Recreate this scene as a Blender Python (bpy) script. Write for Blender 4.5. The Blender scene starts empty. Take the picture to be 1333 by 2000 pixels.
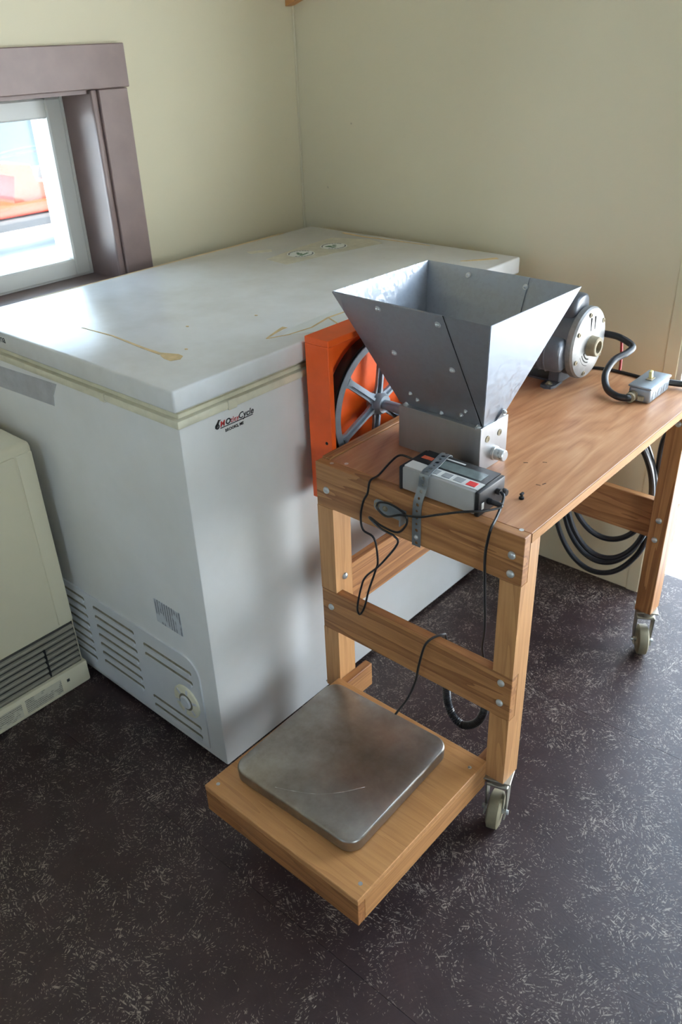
import bpy, bmesh, math, random
from mathutils import Vector, Matrix
random.seed(7)
SC = bpy.context.scene
COL = SC.collection
PI = math.pi

# ------------------------------------------------------------------ camera
cam_d = bpy.data.cameras.new('camera')
cam = bpy.data.objects.new('camera', cam_d); COL.objects.link(cam)
RIGHT, UP, BACK = (0.75279255, 0.6573557, -0.0344507), (-0.30844324, 0.39849145, 0.86375189), (0.58152054, -0.63959991, 0.50273833)
m4 = Matrix.Identity(4)
for i in range(3):
    m4[i][0], m4[i][1], m4[i][2] = RIGHT[i], UP[i], BACK[i]
m4.translation = (1.84865, -1.91832, 1.37217)
cam.matrix_world = m4
cam_d.sensor_fit = 'VERTICAL'; cam_d.sensor_height = 22.3; cam_d.sensor_width = 14.9
cam_d.lens = 1611.7 * 22.3 / 2000
cam_d.clip_start = 0.02; cam_d.clip_end = 200
cam_d.dof.use_dof = True; cam_d.dof.focus_distance = 1.55; cam_d.dof.aperture_fstop = 4.0
SC.camera = cam

# ------------------------------------------------------------------ sky and daylight
WORLD_STRENGTH = 8.5
w = bpy.data.worlds.new('overcast_sky'); SC.world = w; w.use_nodes = True
bgn = w.node_tree.nodes['Background']
bgn.inputs[0].default_value = (0.62, 0.80, 1.0, 1); bgn.inputs[1].default_value = WORLD_STRENGTH

sun_d = bpy.data.lights.new('winter_sun', 'SUN'); sun_d.energy = 48.0; sun_d.color = (1.0, 0.90, 0.77); sun_d.angle = math.radians(1.5)
sun = bpy.data.objects.new('winter_sun', sun_d); COL.objects.link(sun)
sun.rotation_euler = (math.radians(25), 0, 0)     # high behind the photographer: lights the snow beyond the door

def portal(name, loc, rot, sx, sy):
    l = bpy.data.lights.new(name, 'AREA'); l.shape = 'RECTANGLE'; l.size = sx; l.size_y = sy
    l.cycles.is_portal = True
    o = bpy.data.objects.new(name, l); COL.objects.link(o); o.location = loc; o.rotation_euler = rot
    return o
ROOM_X, ROOM_Y, ROOM_Z = 3.5, -4.2, 2.35
DOOR = (1.205, 2.40, 0.0, 2.02)            # x0 x1 z0 z1 in back wall
WIN1 = (-1.30, -0.675, 0.838, 1.278)       # y0 y1 z0 z1 in left wall
WIN2 = (0.6, 1.5, 1.10, 1.90)                # x0 x1 z0 z1 in front wall, assumed behind the photographer for its light
portal('door_daylight', ((DOOR[0]+DOOR[1])/2, 0.15, (DOOR[2]+DOOR[3])/2), (-PI/2, 0, 0), DOOR[1]-DOOR[0], DOOR[3]-DOOR[2])
portal('left_window_daylight', (-0.2, (WIN1[0]+WIN1[1])/2, (WIN1[2]+WIN1[3])/2), (0, -PI/2, 0), WIN1[3]-WIN1[2], WIN1[1]-WIN1[0])
FILL_WIN = (-2.5, -1.6, 0.40, 1.75)            # y0 y1 z0 z1, tall unseen window added in right wall for fill light
portal('fill_window_portal', (ROOM_X+0.13, (FILL_WIN[0]+FILL_WIN[1])/2, (FILL_WIN[2]+FILL_WIN[3])/2), (0, PI/2, 0), FILL_WIN[3]-FILL_WIN[2], FILL_WIN[1]-FILL_WIN[0])
portal('front_window_daylight', ((WIN2[0]+WIN2[1])/2, ROOM_Y-0.13, (WIN2[2]+WIN2[3])/2), (PI/2, 0, 0), WIN2[1]-WIN2[0], WIN2[3]-WIN2[2])

SC.view_settings.view_transform = 'Standard'
SC.view_settings.look = 'None'
SC.view_settings.gamma = 1.0
SC.view_settings.use_curve_mapping = False
SC.view_settings.exposure = -0.03
SC.cycles.use_denoising = True
SC.cycles.max_bounces = 7; SC.cycles.diffuse_bounces = 4; SC.cycles.glossy_bounces = 3
SC.cycles.use_adaptive_sampling = True; SC.cycles.adaptive_threshold = 0.06
SC.cycles.sample_clamp_indirect = 6.0

# ------------------------------------------------------------------ materials
def lin(c):
    return tuple(((x/255)/12.92 if x/255 <= 0.04045 else ((x/255+0.055)/1.055)**2.4) for x in c) + (1.0,)
class NT:
    def __init__(s, name):
        s.m = bpy.data.materials.new(name); s.m.use_nodes = True
        s.t = s.m.node_tree; s.b = s.t.nodes['Principled BSDF']; s.out = s.t.nodes['Material Output']
    def n(s, typ, **kw):
        nd = s.t.nodes.new(typ)
        for k, v in kw.items():
            if k.startswith('i_'):
                nd.inputs[int(k[2:]) if k[2:].isdigit() else k[2:]].default_value = v
            else: setattr(nd, k, v)
        return nd
    def l(s, a, b): s.t.links.new(a, b)
    def coord(s, scale=(1,1,1), rot=(0,0,0), rnd=False, kind='Object'):
        tc = s.n('ShaderNodeTexCoord'); mp = s.n('ShaderNodeMapping')
        mp.inputs['Scale'].default_value = scale; mp.inputs['Rotation'].default_value = rot
        if rnd:
            oi = s.n('ShaderNodeObjectInfo'); ml = s.n('ShaderNodeMath', operation='MULTIPLY', i_1=37.0)
            s.l(oi.outputs['Random'], ml.inputs[0])
            ad = s.n('ShaderNodeVectorMath', operation='ADD')
            s.l(tc.outputs[kind], ad.inputs[0]); s.l(ml.outputs[0], ad.inputs[1]); s.l(ad.outputs[0], mp.inputs['Vector'])
        else:
            s.l(tc.outputs[kind], mp.inputs['Vector'])
        return mp.outputs[0]
    def noise(s, vec, scale, detail=3, rough=0.55, dist=0):
        nd = s.n('ShaderNodeTexNoise'); nd.inputs['Scale'].default_value = scale; nd.inputs['Detail'].default_value = detail
        nd.inputs['Roughness'].default_value = rough; nd.inputs['Distortion'].default_value = dist
        s.l(vec, nd.inputs['Vector']); return nd.outputs['Fac']
    def ramp(s, fac, stops, interp='LINEAR'):
        r = s.n('ShaderNodeValToRGB'); e = r.color_ramp.elements; r.color_ramp.interpolation = interp
        while len(e) < len(stops): e.new(0.5)
        for k, (p, c) in enumerate(stops):
            e[k].position = p; e[k].color = c if len(c) == 4 else tuple(c)+(1,)
        s.l(fac, r.inputs[0]); return r.outputs[0]
    def mix(s, fac, a, b, typ='MIX'):
        mx = s.n('ShaderNodeMix'); mx.data_type = 'RGBA'; mx.blend_type = typ
        for sock, v in ((mx.inputs[0], fac), (mx.inputs[6], a), (mx.inputs[7], b)):
            if isinstance(v, (int, float)): sock.default_value = v
            elif isinstance(v, tuple): sock.default_value = v
            else: s.l(v, sock)
        return mx.outputs[2]
    def math(s, op, a, b=None):
        nd = s.n('ShaderNodeMath', operation=op)
        for k, v in enumerate((a, b)):
            if v is None: continue
            if isinstance(v, (int, float)): nd.inputs[k].default_value = v
            else: s.l(v, nd.inputs[k])
        return nd.outputs[0]
    def bump(s, h, strength=0.2, dist=0.002):
        b = s.n('ShaderNodeBump'); b.inputs['Strength'].default_value = strength; b.inputs['Distance'].default_value = dist
        s.l(h, b.inputs['Height']); s.l(b.outputs[0], s.b.inputs['Normal'])
    def base(s, c):
        if isinstance(c, tuple): s.b.inputs['Base Color'].default_value = c
        else: s.l(c, s.b.inputs['Base Color'])
    def rough(s, r):
        if isinstance(r, (int, float)): s.b.inputs['Roughness'].default_value = r
        else: s.l(r, s.b.inputs['Roughness'])
G0, G1 = (0,0,0,1), (1,1,1,1)
def gray(v): return (v, v, v, 1)

def paint(name, c, rough=0.5, var=0.06, scale=6, spec=0.5, bump=0.0, bscale=200, metal=0.0):
    t = NT(name); v = t.coord()
    f = t.noise(v, scale, 4)
    a = lin(c); d = tuple(x*(1-var) for x in a[:3])+(1,); u = tuple(min(1, x*(1+var)) for x in a[:3])+(1,)
    t.base(t.ramp(f, [(0.3, d), (0.7, u)])); t.rough(rough); t.b.inputs['Specular IOR Level'].default_value = spec
    t.b.inputs['Metallic'].default_value = metal
    if bump: t.bump(t.noise(v, bscale, 2), bump, 0.001)
    return t.m

def wood(name, light, dark, axis, rough=0.45, fine=55, contrast=1.0, spec=0.4):
    t = NT(name)
    sc = [1.0, 1.0, 1.0]; sc['xyz'.index(axis)] = 0.055
    v = t.coord(tuple(sc), rnd=True)
    broad = t.noise(v, 16, 3, 0.5, 0.8)
    v2 = t.coord(tuple(x*1.0 if x < 1 else 1.0 for x in sc), rnd=True)
    grain = t.noise(v2, fine*3, 3, 0.6, 0.3)
    bands = t.math('FRACT', t.math('MULTIPLY', broad, 7.0))
    bands = t.math('POWER', bands, 2.0)
    f = t.math('ADD', t.math('MULTIPLY', bands, 0.42*contrast), t.math('MULTIPLY', grain, 0.65))
    c = t.ramp(f, [(0.15, lin(light)), (0.55, lin(tuple((a+b)/2 for a, b in zip(light, dark)))), (0.95, lin(dark))])
    vb = t.coord((1,1,1), rnd=True)
    c = t.mix(0.35, c, t.ramp(t.noise(vb, 5, 3), [(0.3, gray(0.72)), (0.7, gray(1.0))]), 'MULTIPLY')
    t.base(c); t.rough(rough); t.b.inputs['Specular IOR Level'].default_value = spec
    t.bump(grain, 0.12, 0.001)
    return t.m

def metal(name, c, rough=0.35, var=0.15, scale=30, stretch=(1,1,1), metallic=1.0, vor=False):
    t = NT(name); v = t.coord(stretch)
    if vor:
        vn = t.n('ShaderNodeTexVoronoi'); vn.inputs['Scale'].default_value = scale; t.l(v, vn.inputs['Vector'])
        sp = t.n('ShaderNodeSeparateColor'); t.l(vn.outputs['Color'], sp.inputs[0]); f = sp.outputs[0]
    else: f = t.noise(v, scale, 4, 0.6)
    a = lin(c)
    t.base(t.ramp(f, [(0.2, tuple(x*(1-var) for x in a[:3])+(1,)), (0.8, tuple(min(1, x*(1+var)) for x in a[:3])+(1,))]))
    t.rough(t.ramp(f, [(0.2, gray(rough*0.8)), (0.8, gray(min(1, rough*1.2)))]))
    t.b.inputs['Metallic'].default_value = metallic
    return t.m

MAT = {}
# --- setting
def wall_mat(name, c):
    t = NT(name); v = t.coord()
    a = lin(c)
    f = t.noise(v, 1.3, 3)
    col = t.ramp(f, [(0.3, tuple(x*0.95 for x in a[:3])+(1,)), (0.7, a)])
    vs = t.coord((1,1,1))
    sp = t.noise(vs, 22, 2, 0.4)
    col = t.mix(t.ramp(sp, [(0.775, G0), (0.80, gray(0.55))]), col, lin((120, 105, 85)))
    t.base(col); t.rough(0.55); t.b.inputs['Specular IOR Level'].default_value = 0.3
    t.bump(t.noise(v, 160, 2), 0.10, 0.0008)
    return t.m
MAT['wall'] = wall_mat('cream_wall_paint', (222, 211, 180))
MAT['ceil'] = paint('grey_board_ceiling', (150, 148, 146), 0.7, 0.2, 3)
MAT['boards'] = paint('grey_board_wall', (125, 126, 130), 0.7, 0.2, 3)
MAT['mauve'] = paint('mauve_trim_paint', (118, 99, 94), 0.42, 0.10, 14, bump=0.1, bscale=90)
MAT['upvc'] = paint('white_window_paint', (225, 222, 212), 0.35, 0.04)
MAT['snow'] = paint('snow', (238, 243, 248), 0.9, 0.03, 2)
MAT['extpaint'] = paint('exterior_white_paint', (235, 235, 232), 0.6)
t = NT('window_glass'); t.t.nodes.remove(t.b)
tr = t.n('ShaderNodeBsdfTransparent'); tr.inputs[0].default_value = (0.93, 0.96, 0.97, 1)
gl = t.n('ShaderNodeBsdfGlossy'); gl.inputs['Roughness'].default_value = 0.02
fr = t.n('ShaderNodeFresnel'); fr.inputs[0].default_value = 1.3
ms = t.n('ShaderNodeMixShader'); t.l(fr.outputs[0], ms.inputs[0]); t.l(tr.outputs[0], ms.inputs[1]); t.l(gl.outputs[0], ms.inputs[2]); t.l(ms.outputs[0], t.out.inputs[0])
MAT['glass'] = t.m

def floor_mat():
    t = NT('painted_strand_board')
    tc = t.n('ShaderNodeTexCoord'); P = tc.outputs['Object']
    def strands(vscale, along, across, seed, lo, hi):
        off = t.n('ShaderNodeVectorMath', operation='ADD'); off.inputs[1].default_value = (seed, seed*1.7, 0); t.l(P, off.inputs[0])
        # warp so flake borders are irregular
        vo = t.n('ShaderNodeTexVoronoi'); vo.inputs['Scale'].default_value = vscale; t.l(off.outputs[0], vo.inputs['Vector'])
        sp = t.n('ShaderNodeSeparateColor'); t.l(vo.outputs['Color'], sp.inputs[0])
        ang = t.math('MULTIPLY', sp.outputs[0], 6.283)
        vr = t.n('ShaderNodeVectorRotate'); vr.rotation_type = 'Z_AXIS'; t.l(off.outputs[0], vr.inputs['Vector']); t.l(ang, vr.inputs['Angle'])
        mp = t.n('ShaderNodeMapping'); mp.inputs['Scale'].default_value = (along, across, 1); t.l(vr.outputs[0], mp.inputs['Vector'])
        return t.noise(mp.outputs[0], 1.0, 2, 0.5), sp.outputs[1]
    def chips(vscale, along, across, seed, thr):
        off = t.n('ShaderNodeVectorMath', operation='ADD'); off.inputs[1].default_value = (seed, seed*1.7, 0); t.l(P, off.inputs[0])
        vo = t.n('ShaderNodeTexVoronoi'); vo.inputs['Scale'].default_value = vscale; t.l(off.outputs[0], vo.inputs['Vector'])
        sp = t.n('ShaderNodeSeparateColor'); t.l(vo.outputs['Color'], sp.inputs[0])
        vr = t.n('ShaderNodeVectorRotate'); vr.rotation_type = 'Z_AXIS'; t.l(off.outputs[0], vr.inputs['Vector']); t.l(t.math('MULTIPLY', sp.outputs[0], 6.283), vr.inputs['Angle'])
        mp = t.n('ShaderNodeMapping'); mp.inputs['Scale'].default_value = (along, across, 1); t.l(vr.outputs[0], mp.inputs['Vector'])
        c = t.n('ShaderNodeTexVoronoi'); c.inputs['Scale'].default_value = 1.0; c.voronoi_dimensions = '2D'; t.l(mp.outputs[0], c.inputs['Vector'])
        cs = t.n('ShaderNodeSeparateColor'); t.l(c.outputs['Color'], cs.inputs[0])
        shape = t.ramp(c.outputs['Distance'], [(0.28, G1), (0.50, G0)])
        pick = t.math('SUBTRACT', t.math('ADD', cs.outputs[0], w_), 0.6)
        return t.math('MULTIPLY', shape, t.ramp(pick, [(thr, G0), (thr+0.03, gray(0.55)), (thr+0.12, G1)]))
    s1, r1 = strands(30, 26, 240, 0.0, 0, 0)
    s3, r3 = strands(13, 10, 210, 7.1, 0, 0)
    wear = t.noise(t.coord((1,1,1)), 3.2, 4, 0.6)
    wear2 = t.noise(t.coord((1,1,1)), 21, 3, 0.6)
    w_ = t.math('ADD', t.math('MULTIPLY', wear, 0.5), t.math('MULTIPLY', wear2, 0.55))
    k1 = chips(24, 95, 460, 0.0, 0.83)
    k2 = chips(45, 190, 900, 3.3, 0.80)
    k3 = chips(11, 48, 330, 5.9, 0.88)
    spk = t.ramp(t.math('ADD', t.noise(t.coord((1,1,1)), 420, 2, 0.6), t.math('MULTIPLY', w_, 0.25)), [(0.88, G0), (0.95, gray(0.8))])
    kk = t.math('MAXIMUM', t.math('MAXIMUM', k1, k2), t.math('MAXIMUM', k3, spk))
    relief = t.math('ADD', s1, t.math('MULTIPLY', s3, 0.7))
    basec = t.ramp(t.noise(t.coord((1,1,1)), 9, 4, 0.6), [(0.3, lin((44, 30, 30))), (0.7, lin((59, 44, 44)))])
    basec = t.mix(0.5, basec, t.ramp(s3, [(0.3, gray(0.7)), (0.7, G1)]), 'MULTIPLY')
    col = t.mix(t.math('MULTIPLY', kk, 0.62), basec, lin((176, 164, 150)))
    t.base(col)
    t.rough(t.ramp(s1, [(0.3, gray(0.36)), (0.7, gray(0.52))]))
    t.b.inputs['Specular IOR Level'].default_value = 0.4
    t.bump(relief, 0.22, 0.0012)
    return t.m
MAT['floor'] = floor_mat()

# --- freezer / heater
t = NT('white_enamel'); v = t.coord()
f = t.noise(v, 2.5, 5, 0.6); col = t.ramp(f, [(0.35, lin((222, 219, 212))), (0.65, lin((234, 232, 228)))])
sp = t.noise(v, 38, 2, 0.4); col = t.mix(t.ramp(sp, [(0.80, G0), (0.83, gray(0.6))]), col, lin((150, 105, 70)))
t.base(col); t.rough(0.28); t.b.inputs['Specular IOR Level'].default_value = 0.5
t.bump(t.noise(v, 260, 2), 0.04, 0.0006)
MAT['enamel'] = t.m
t = NT('lid_enamel'); v = t.coord()
f = t.noise(v, 3.5, 5, 0.65); col = t.ramp(f, [(0.35, lin((216, 213, 206))), (0.6, lin((232, 231, 228)))])
sp = t.noise(v, 55, 2, 0.4); col = t.mix(t.ramp(sp, [(0.79, G0), (0.82, gray(0.5))]), col, lin((165, 135, 100)))
t.base(col); t.rough(t.ramp(f, [(0.3, gray(0.27)), (0.7, gray(0.22))])); t.b.inputs['Specular IOR Level'].default_value = 0.6
t.bump(t.noise(v, 320, 2), 0.05, 0.0006)
MAT['lid'] = t.m
MAT['gasket'] = paint('yellowed_gasket', (222, 215, 188), 0.5, 0.10, 30)
MAT['ventplastic'] = paint('vent_plastic', (214, 214, 214), 0.4, 0.05, 10)
MAT['ventdark'] = paint('vent_dark', (128, 120, 100), 0.9, 0.3, 60)  # dark tone painted for shade in the vent slits, also the dial ring
MAT['ivory'] = paint('ivory_plastic', (232, 226, 200), 0.4, 0.12, 40)
MAT['residue'] = paint('tape_residue', (205, 178, 128), 0.6, 0.15, 60)
MAT['residue2'] = paint('adhesive_ghost', (198, 192, 172), 0.5, 0.10, 50)
MAT['foil'] = metal('foil_tape', (186, 186, 190), 0.35, 0.22, 25, metallic=0.15)
MAT['stwhite'] = paint('sticker_white', (222, 224, 218), 0.4, 0.05)
MAT['stgreen'] = paint('sticker_green', (52, 102, 66), 0.5, 0.2, 60)
MAT['stdark'] = paint('print_dark', (42, 42, 42), 0.5, 0.1)
MAT['stred'] = paint('print_red', (190, 50, 48), 0.5, 0.1)
def print_mat(name, ground, ink, axis_lines, lines=90, dens=240, thr=0.5, rnd=(1,1,1)):
    t = NT(name); v = t.coord()
    sep = t.n('ShaderNodeSeparateXYZ'); t.l(v, sep.inputs[0])
    row = t.math('FRACT', t.math('MULTIPLY', sep.outputs[axis_lines], lines))
    rowm = t.ramp(row, [(0.40, G0), (0.5, G1)])
    ch = t.noise(t.coord(rnd), dens, 1, 0.5)
    blk = t.noise(v, 26, 2)
    k = t.math('MULTIPLY', t.math('MULTIPLY', rowm, t.ramp(ch, [(thr-0.04, G0), (thr+0.04, G1)])), t.ramp(blk, [(0.44, G0), (0.50, G1)]))
    t.base(t.mix(k, lin(ground), lin(ink))); t.rough(0.5)
    return t.m
MAT['specprint'] = print_mat('rating_label_print', (205, 207, 210), (70, 72, 80), 0, 130, 950, 0.46)
MAT['heatprint'] = print_mat('heater_label_print', (200, 194, 172), (84, 80, 70), 2, 190, 900, 0.46)
MAT['heater'] = paint('heater_enamel', (222, 213, 184), 0.4, 0.04, 4)
MAT['heatgrille'] = paint('heater_grille', (138, 133, 118), 0.5, 0.08, 20)
MAT['heatdark'] = paint('heater_recess', (58, 55, 50), 0.7, 0.1)
# --- wood
for ax in 'xyz':
    MAT['oak_'+ax] = wood('oak_grain_'+ax, (188, 138, 88), (114, 70, 40), ax)
MAT['pine_z'] = wood('pale_leg_grain', (202, 154, 104), (150, 103, 62), 'z', contrast=0.7)
def ply_mat():
    t = NT('plywood_face'); v = t.coord((1.0, 0.22, 1.0))
    n1 = t.noise(v, 5.5, 2, 0.45, 1.2)
    rings = t.math('FRACT', t.math('MULTIPLY', n1, 9.0))
    rings = t.math('ABSOLUTE', t.math('SUBTRACT', rings, 0.5))
    g = t.noise(t.coord((1.0, 0.05, 1.0)), 170, 3, 0.6)
    f = t.math('ADD', t.math('MULTIPLY', rings, 0.7), t.math('MULTIPLY', g, 0.6))
    c = t.ramp(f, [(0.15, lin((160, 110, 76))), (0.5, lin((188, 140, 102))), (0.85, lin((206, 163, 126)))])
    st = t.noise(t.coord((1,1,1)), 4.0, 4, 0.6)
    c = t.mix(0.45, c, t.ramp(st, [(0.35, lin((214, 176, 140))), (0.65, G1)]), 'MULTIPLY')
    t.base(c); t.rough(0.36); t.b.inputs['Specular IOR Level'].default_value = 0.45
    t.bump(g, 0.06, 0.0008)
    return t.m
MAT['ply'] = ply_mat()
MAT['plyedge'] = wood('plywood_edge', (196, 152, 112), (140, 98, 62), 'y', contrast=0.5, rough=0.8, spec=0.12)
MAT['shelf_top'] = wood('shelf_ply', (198, 148, 96), (158, 108, 66), 'x', contrast=0.6, rough=0.4)
MAT['shelf_side'] = wood('shelf_side_grain', (194, 142, 90), (138, 92, 54), 'y', contrast=0.7)
MAT['shelf_edge'] = wood('shelf_edge_grain', (178, 124, 76), (116, 72, 40), 'x', contrast=0.9)
MAT['beam'] = wood('beam_wood', (206, 152, 92), (160, 105, 60), 'x')
# --- metals & plastics
MAT['galv'] = metal('galvanized_sheet', (162, 167, 174), 0.50, 0.07, 160, vor=True, metallic=0.88)
MAT['alum'] = metal('milled_aluminium', (176, 176, 176), 0.40, 0.08, 60, (1,1,0.2), metallic=0.9)
MAT['zinc'] = metal('zinc_plated', (205, 207, 205), 0.30, 0.12, 60, metallic=0.6)
MAT['strapm'] = metal('perforated_strap_steel', (150, 156, 160), 0.45, 0.10, 60, metallic=0.8)
t = NT('worn_stainless'); v = t.coord()
f1 = t.noise(v, 9, 5, 0.65); f2 = t.noise(t.coord((1, 0.05, 1), (0, 0, 0.6)), 260, 2, 0.5)
t.base(t.ramp(f1, [(0.3, lin((128, 120, 112))), (0.7, lin((170, 166, 160)))]))
t.rough(t.math('ADD', t.ramp(f1, [(0.3, gray(0.40)), (0.7, gray(0.24))]), t.math('MULTIPLY', f2, 0.12)))
t.b.inputs['Metallic'].default_value = 0.95
t.bump(f2, 0.05, 0.0005)
MAT['stainless'] = t.m
MAT['scratch'] = metal('bright_scratch', (215, 215, 212), 0.35, 0.1)
MAT['castiron'] = metal('grey_cast_pulley', (150, 160, 168), 0.5, 0.18, 40, metallic=0.5)
MAT['rubber'] = paint('black_rubber', (26, 27, 28), 0.5, 0.2, 60)
MAT['cableblk'] = paint('black_cable', (24, 25, 28), 0.38, 0.15, 60)
MAT['orange'] = paint('orange_paint', (226, 88, 24), 0.42, 0.10, 14, bump=0.08, bscale=120)
MAT['motor'] = paint('motor_grey', (92, 96, 102), 0.38, 0.15, 24, metal=0.25)
MAT['motorcap'] = paint('motor_cap_grey', (74, 78, 84), 0.35, 0.15, 24)
MAT['bell'] = metal('motor_end_bell', (138, 137, 135), 0.5, 0.28, 60, metallic=0.55)
MAT['dirty'] = paint('dusty_brass', (140, 128, 104), 0.7, 0.25, 60)
MAT['dark'] = paint('dark_hole', (24, 22, 20), 0.8, 0.1)
MAT['boxm'] = metal('switch_box_steel', (150, 158, 164), 0.42, 0.15, 40, metallic=0.75)
MAT['toggle'] = paint('ivory_toggle', (222, 208, 140), 0.45, 0.08)
MAT['redwire'] = paint('red_wire', (150, 26, 28), 0.45)
MAT['indgrey'] = paint('indicator_case_grey', (168, 166, 162), 0.45, 0.06, 20)
MAT['indwhite'] = paint('indicator_panel_white', (214, 212, 206), 0.4, 0.04)
MAT['indblack'] = paint('indicator_black', (28, 28, 30), 0.42, 0.12)
MAT['lcd'] = paint('lcd_glass', (104, 114, 112), 0.16, 0.14, 60)
MAT['btn'] = paint('button_grey', (150, 152, 152), 0.5, 0.05)
MAT['btnred'] = paint('button_red', (206, 44, 44), 0.5, 0.08)
MAT['logo'] = paint('logo_orange', (206, 96, 64), 0.5, 0.2, 120)
MAT['caster'] = paint('caster_wheel_rubber', (128, 120, 96), 0.55, 0.15, 40)
MAT['casterm'] = metal('caster_zinc', (168, 164, 150), 0.42, 0.15, 50, metallic=0.85)
MAT['tyre'] = paint('tractor_tyre', (50, 50, 52), 0.8)
MAT['tractor'] = paint('tractor_orange', (176, 44, 18), 0.5)
MAT['trailer'] = paint('trailer_blue_grey', (44, 58, 64), 0.6, 0.15, 4)
MAT['bark'] = paint('far_tree', (120, 135, 125), 0.9, 0.25, 3)

# ------------------------------------------------------------------ mesh builder
class MB:
    def __init__(s, T=None):
        s.v = []; s.f = []; s.mi = []; s.T = T or Matrix.Identity(4)
    def add(s, vs, fs, mat=0):
        o = len(s.v); s.v += [s.T @ Vector(p) for p in vs]
        for f in fs: s.f.append(tuple(o+i for i in f)); s.mi.append(mat)
    def bm(s, bm, mat=0):
        bm.verts.index_update(); s.add([v.co.copy() for v in bm.verts], [[v.index for v in f.verts] for f in bm.faces], mat); bm.free()
    def box(s, x0, x1, y0, y1, z0, z1, bev=0.0, seg=1, mat=0, R=None):
        bm = bmesh.new(); bmesh.ops.create_cube(bm, size=1.0)
        for v in bm.verts: v.co = Vector(((x0+x1)/2+v.co.x*(x1-x0), (y0+y1)/2+v.co.y*(y1-y0), (z0+z1)/2+v.co.z*(z1-z0)))
        if bev: bmesh.ops.bevel(bm, geom=bm.edges[:], offset=bev, segments=seg, affect='EDGES', profile=0.5)
        if R is not None:
            c = Vector(((x0+x1)/2, (y0+y1)/2, (z0+z1)/2))
            for v in bm.verts: v.co = c + R @ (v.co-c)
        s.bm(bm, mat); return s
    def cyl(s, p0, p1, r0, r1=None, n=20, mat=0, cap=True):
        p0, p1 = Vector(p0), Vector(p1); r1 = r0 if r1 is None else r1
        ax = (p1-p0).normalized(); u = ax.orthogonal().normalized(); w_ = ax.cross(u)
        vs = []
        for p, r in ((p0, r0), (p1, r1)):
            vs += [p+(u*math.cos(2*PI*i/n)+w_*math.sin(2*PI*i/n))*r for i in range(n)]
        fs = [(i, (i+1) % n, n+(i+1) % n, n+i) for i in range(n)]
        if cap: fs += [tuple(range(n-1, -1, -1)), tuple(range(n, 2*n))]
        s.add(vs, fs, mat); return s
    def lathe(s, c, ax, prof, n=32, mat=0, closed=False):
        c = Vector(c); ax = Vector(ax).normalized(); u = ax.orthogonal().normalized(); w_ = ax.cross(u)
        vs = []
        for r, h in prof:
            vs += [c+ax*h+(u*math.cos(2*PI*i/n)+w_*math.sin(2*PI*i/n))*max(r, 1e-5) for i in range(n)]
        fs = []; m = len(prof)
        for k in range(m if closed else m-1):
            a, b = k*n, ((k+1) % m)*n
            fs += [(a+i, a+(i+1) % n, b+(i+1) % n, b+i) for i in range(n)]
        s.add(vs, fs, mat); return s
    def prism(s, poly, vec, mat=0):
        vec = Vector(vec); n = len(poly); P = [Vector(p) for p in poly]
        s.add(P+[p+vec for p in P], [tuple(range(n-1, -1, -1)), tuple(range(n, 2*n))]+[(i, (i+1) % n, n+(i+1) % n, n+i) for i in range(n)], mat); return s
    def tube(s, pts, r, n=8, mat=0, closed=False):
        P = [Vector(p) for p in pts]; m = len(P); vs = []
        t0 = (P[1]-P[0]).normalized(); u = t0.orthogonal().normalized()
        rr = r if isinstance(r, (list, tuple)) else [r]*m
        for k in range(m):
            if closed: t_ = (P[(k+1) % m]-P[k-1])
            else: t_ = P[min(k+1, m-1)]-P[max(k-1, 0)]
            t_.normalize(); u = (u-t_*u.dot(t_)).normalized(); w_ = t_.cross(u)
            vs += [P[k]+(u*math.cos(2*PI*i/n)+w_*math.sin(2*PI*i/n))*rr[k] for i in range(n)]
        fs = []
        for k in range(m if closed else m-1):
            a, b = k*n, ((k+1) % m)*n
            fs += [(a+i, a+(i+1) % n, b+(i+1) % n, b+i) for i in range(n)]
        if not closed: fs += [tuple(range(n-1, -1, -1)), tuple(range((m-1)*n, m*n))]
        s.add(vs, fs, mat); return s
    def bolt(s, p, d, r=0.008, h=0.004, mat=0):     # domed carriage bolt head
        s.lathe(p, d, [(r, -0.001), (r, h*0.25), (r*0.85, h*0.65), (r*0.5, h*0.93), (0, h)], 14, mat); return s
    def hexbolt(s, p, d, r=0.006, h=0.004, mat=0):
        p = Vector(p); d = Vector(d).normalized()
        s.cyl(p-d*0.001, p+d*0.0010, r*1.35, n=16, mat=mat); s.cyl(p, p+d*h*0.7, r, n=6, mat=mat); s.lathe(p, d, [(r*0.85, h*0.7), (r*0.7, h*1.05), (r*0.35, h*1.3), (0, h*1.38)], 10, mat); return s
    def build(s, name, mats, parent=None, smooth=35, kind=None):
        if not isinstance(mats, (list, tuple)): mats = [mats]
        base = parent_world(parent) if parent is not None else None
        off = base if base is not None else Vector((0, 0, 0))
        me = bpy.data.meshes.new(name)
        me.from_pydata([v-off for v in s.v], [], s.f)
        for m in mats: me.materials.append(MAT[m])
        for p, i in zip(me.polygons, s.mi): p.material_index = i
        bm = bmesh.new(); bm.from_mesh(me); bmesh.ops.recalc_face_normals(bm, faces=bm.faces[:]); bm.to_mesh(me); bm.free()
        if smooth:
            me.polygons.foreach_set('use_smooth', [True]*len(me.polygons)); me.set_sharp_from_angle(angle=math.radians(smooth))
        me.update()
        o = bpy.data.objects.new(name, me); COL.objects.link(o)
        if parent is not None: o.parent = parent
        if kind: o['kind'] = kind
        return o
def parent_world(p):
    v = Vector((0, 0, 0))
    while p is not None: v += p.location; p = p.parent
    return v
def thing(name, label, cat, loc, group=None):
    o = bpy.data.objects.new(name, None); COL.objects.link(o); o.location = loc; o.empty_display_size = 0.05
    o['label'] = label; o['category'] = cat
    if group: o['group'] = group
    return o
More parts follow.
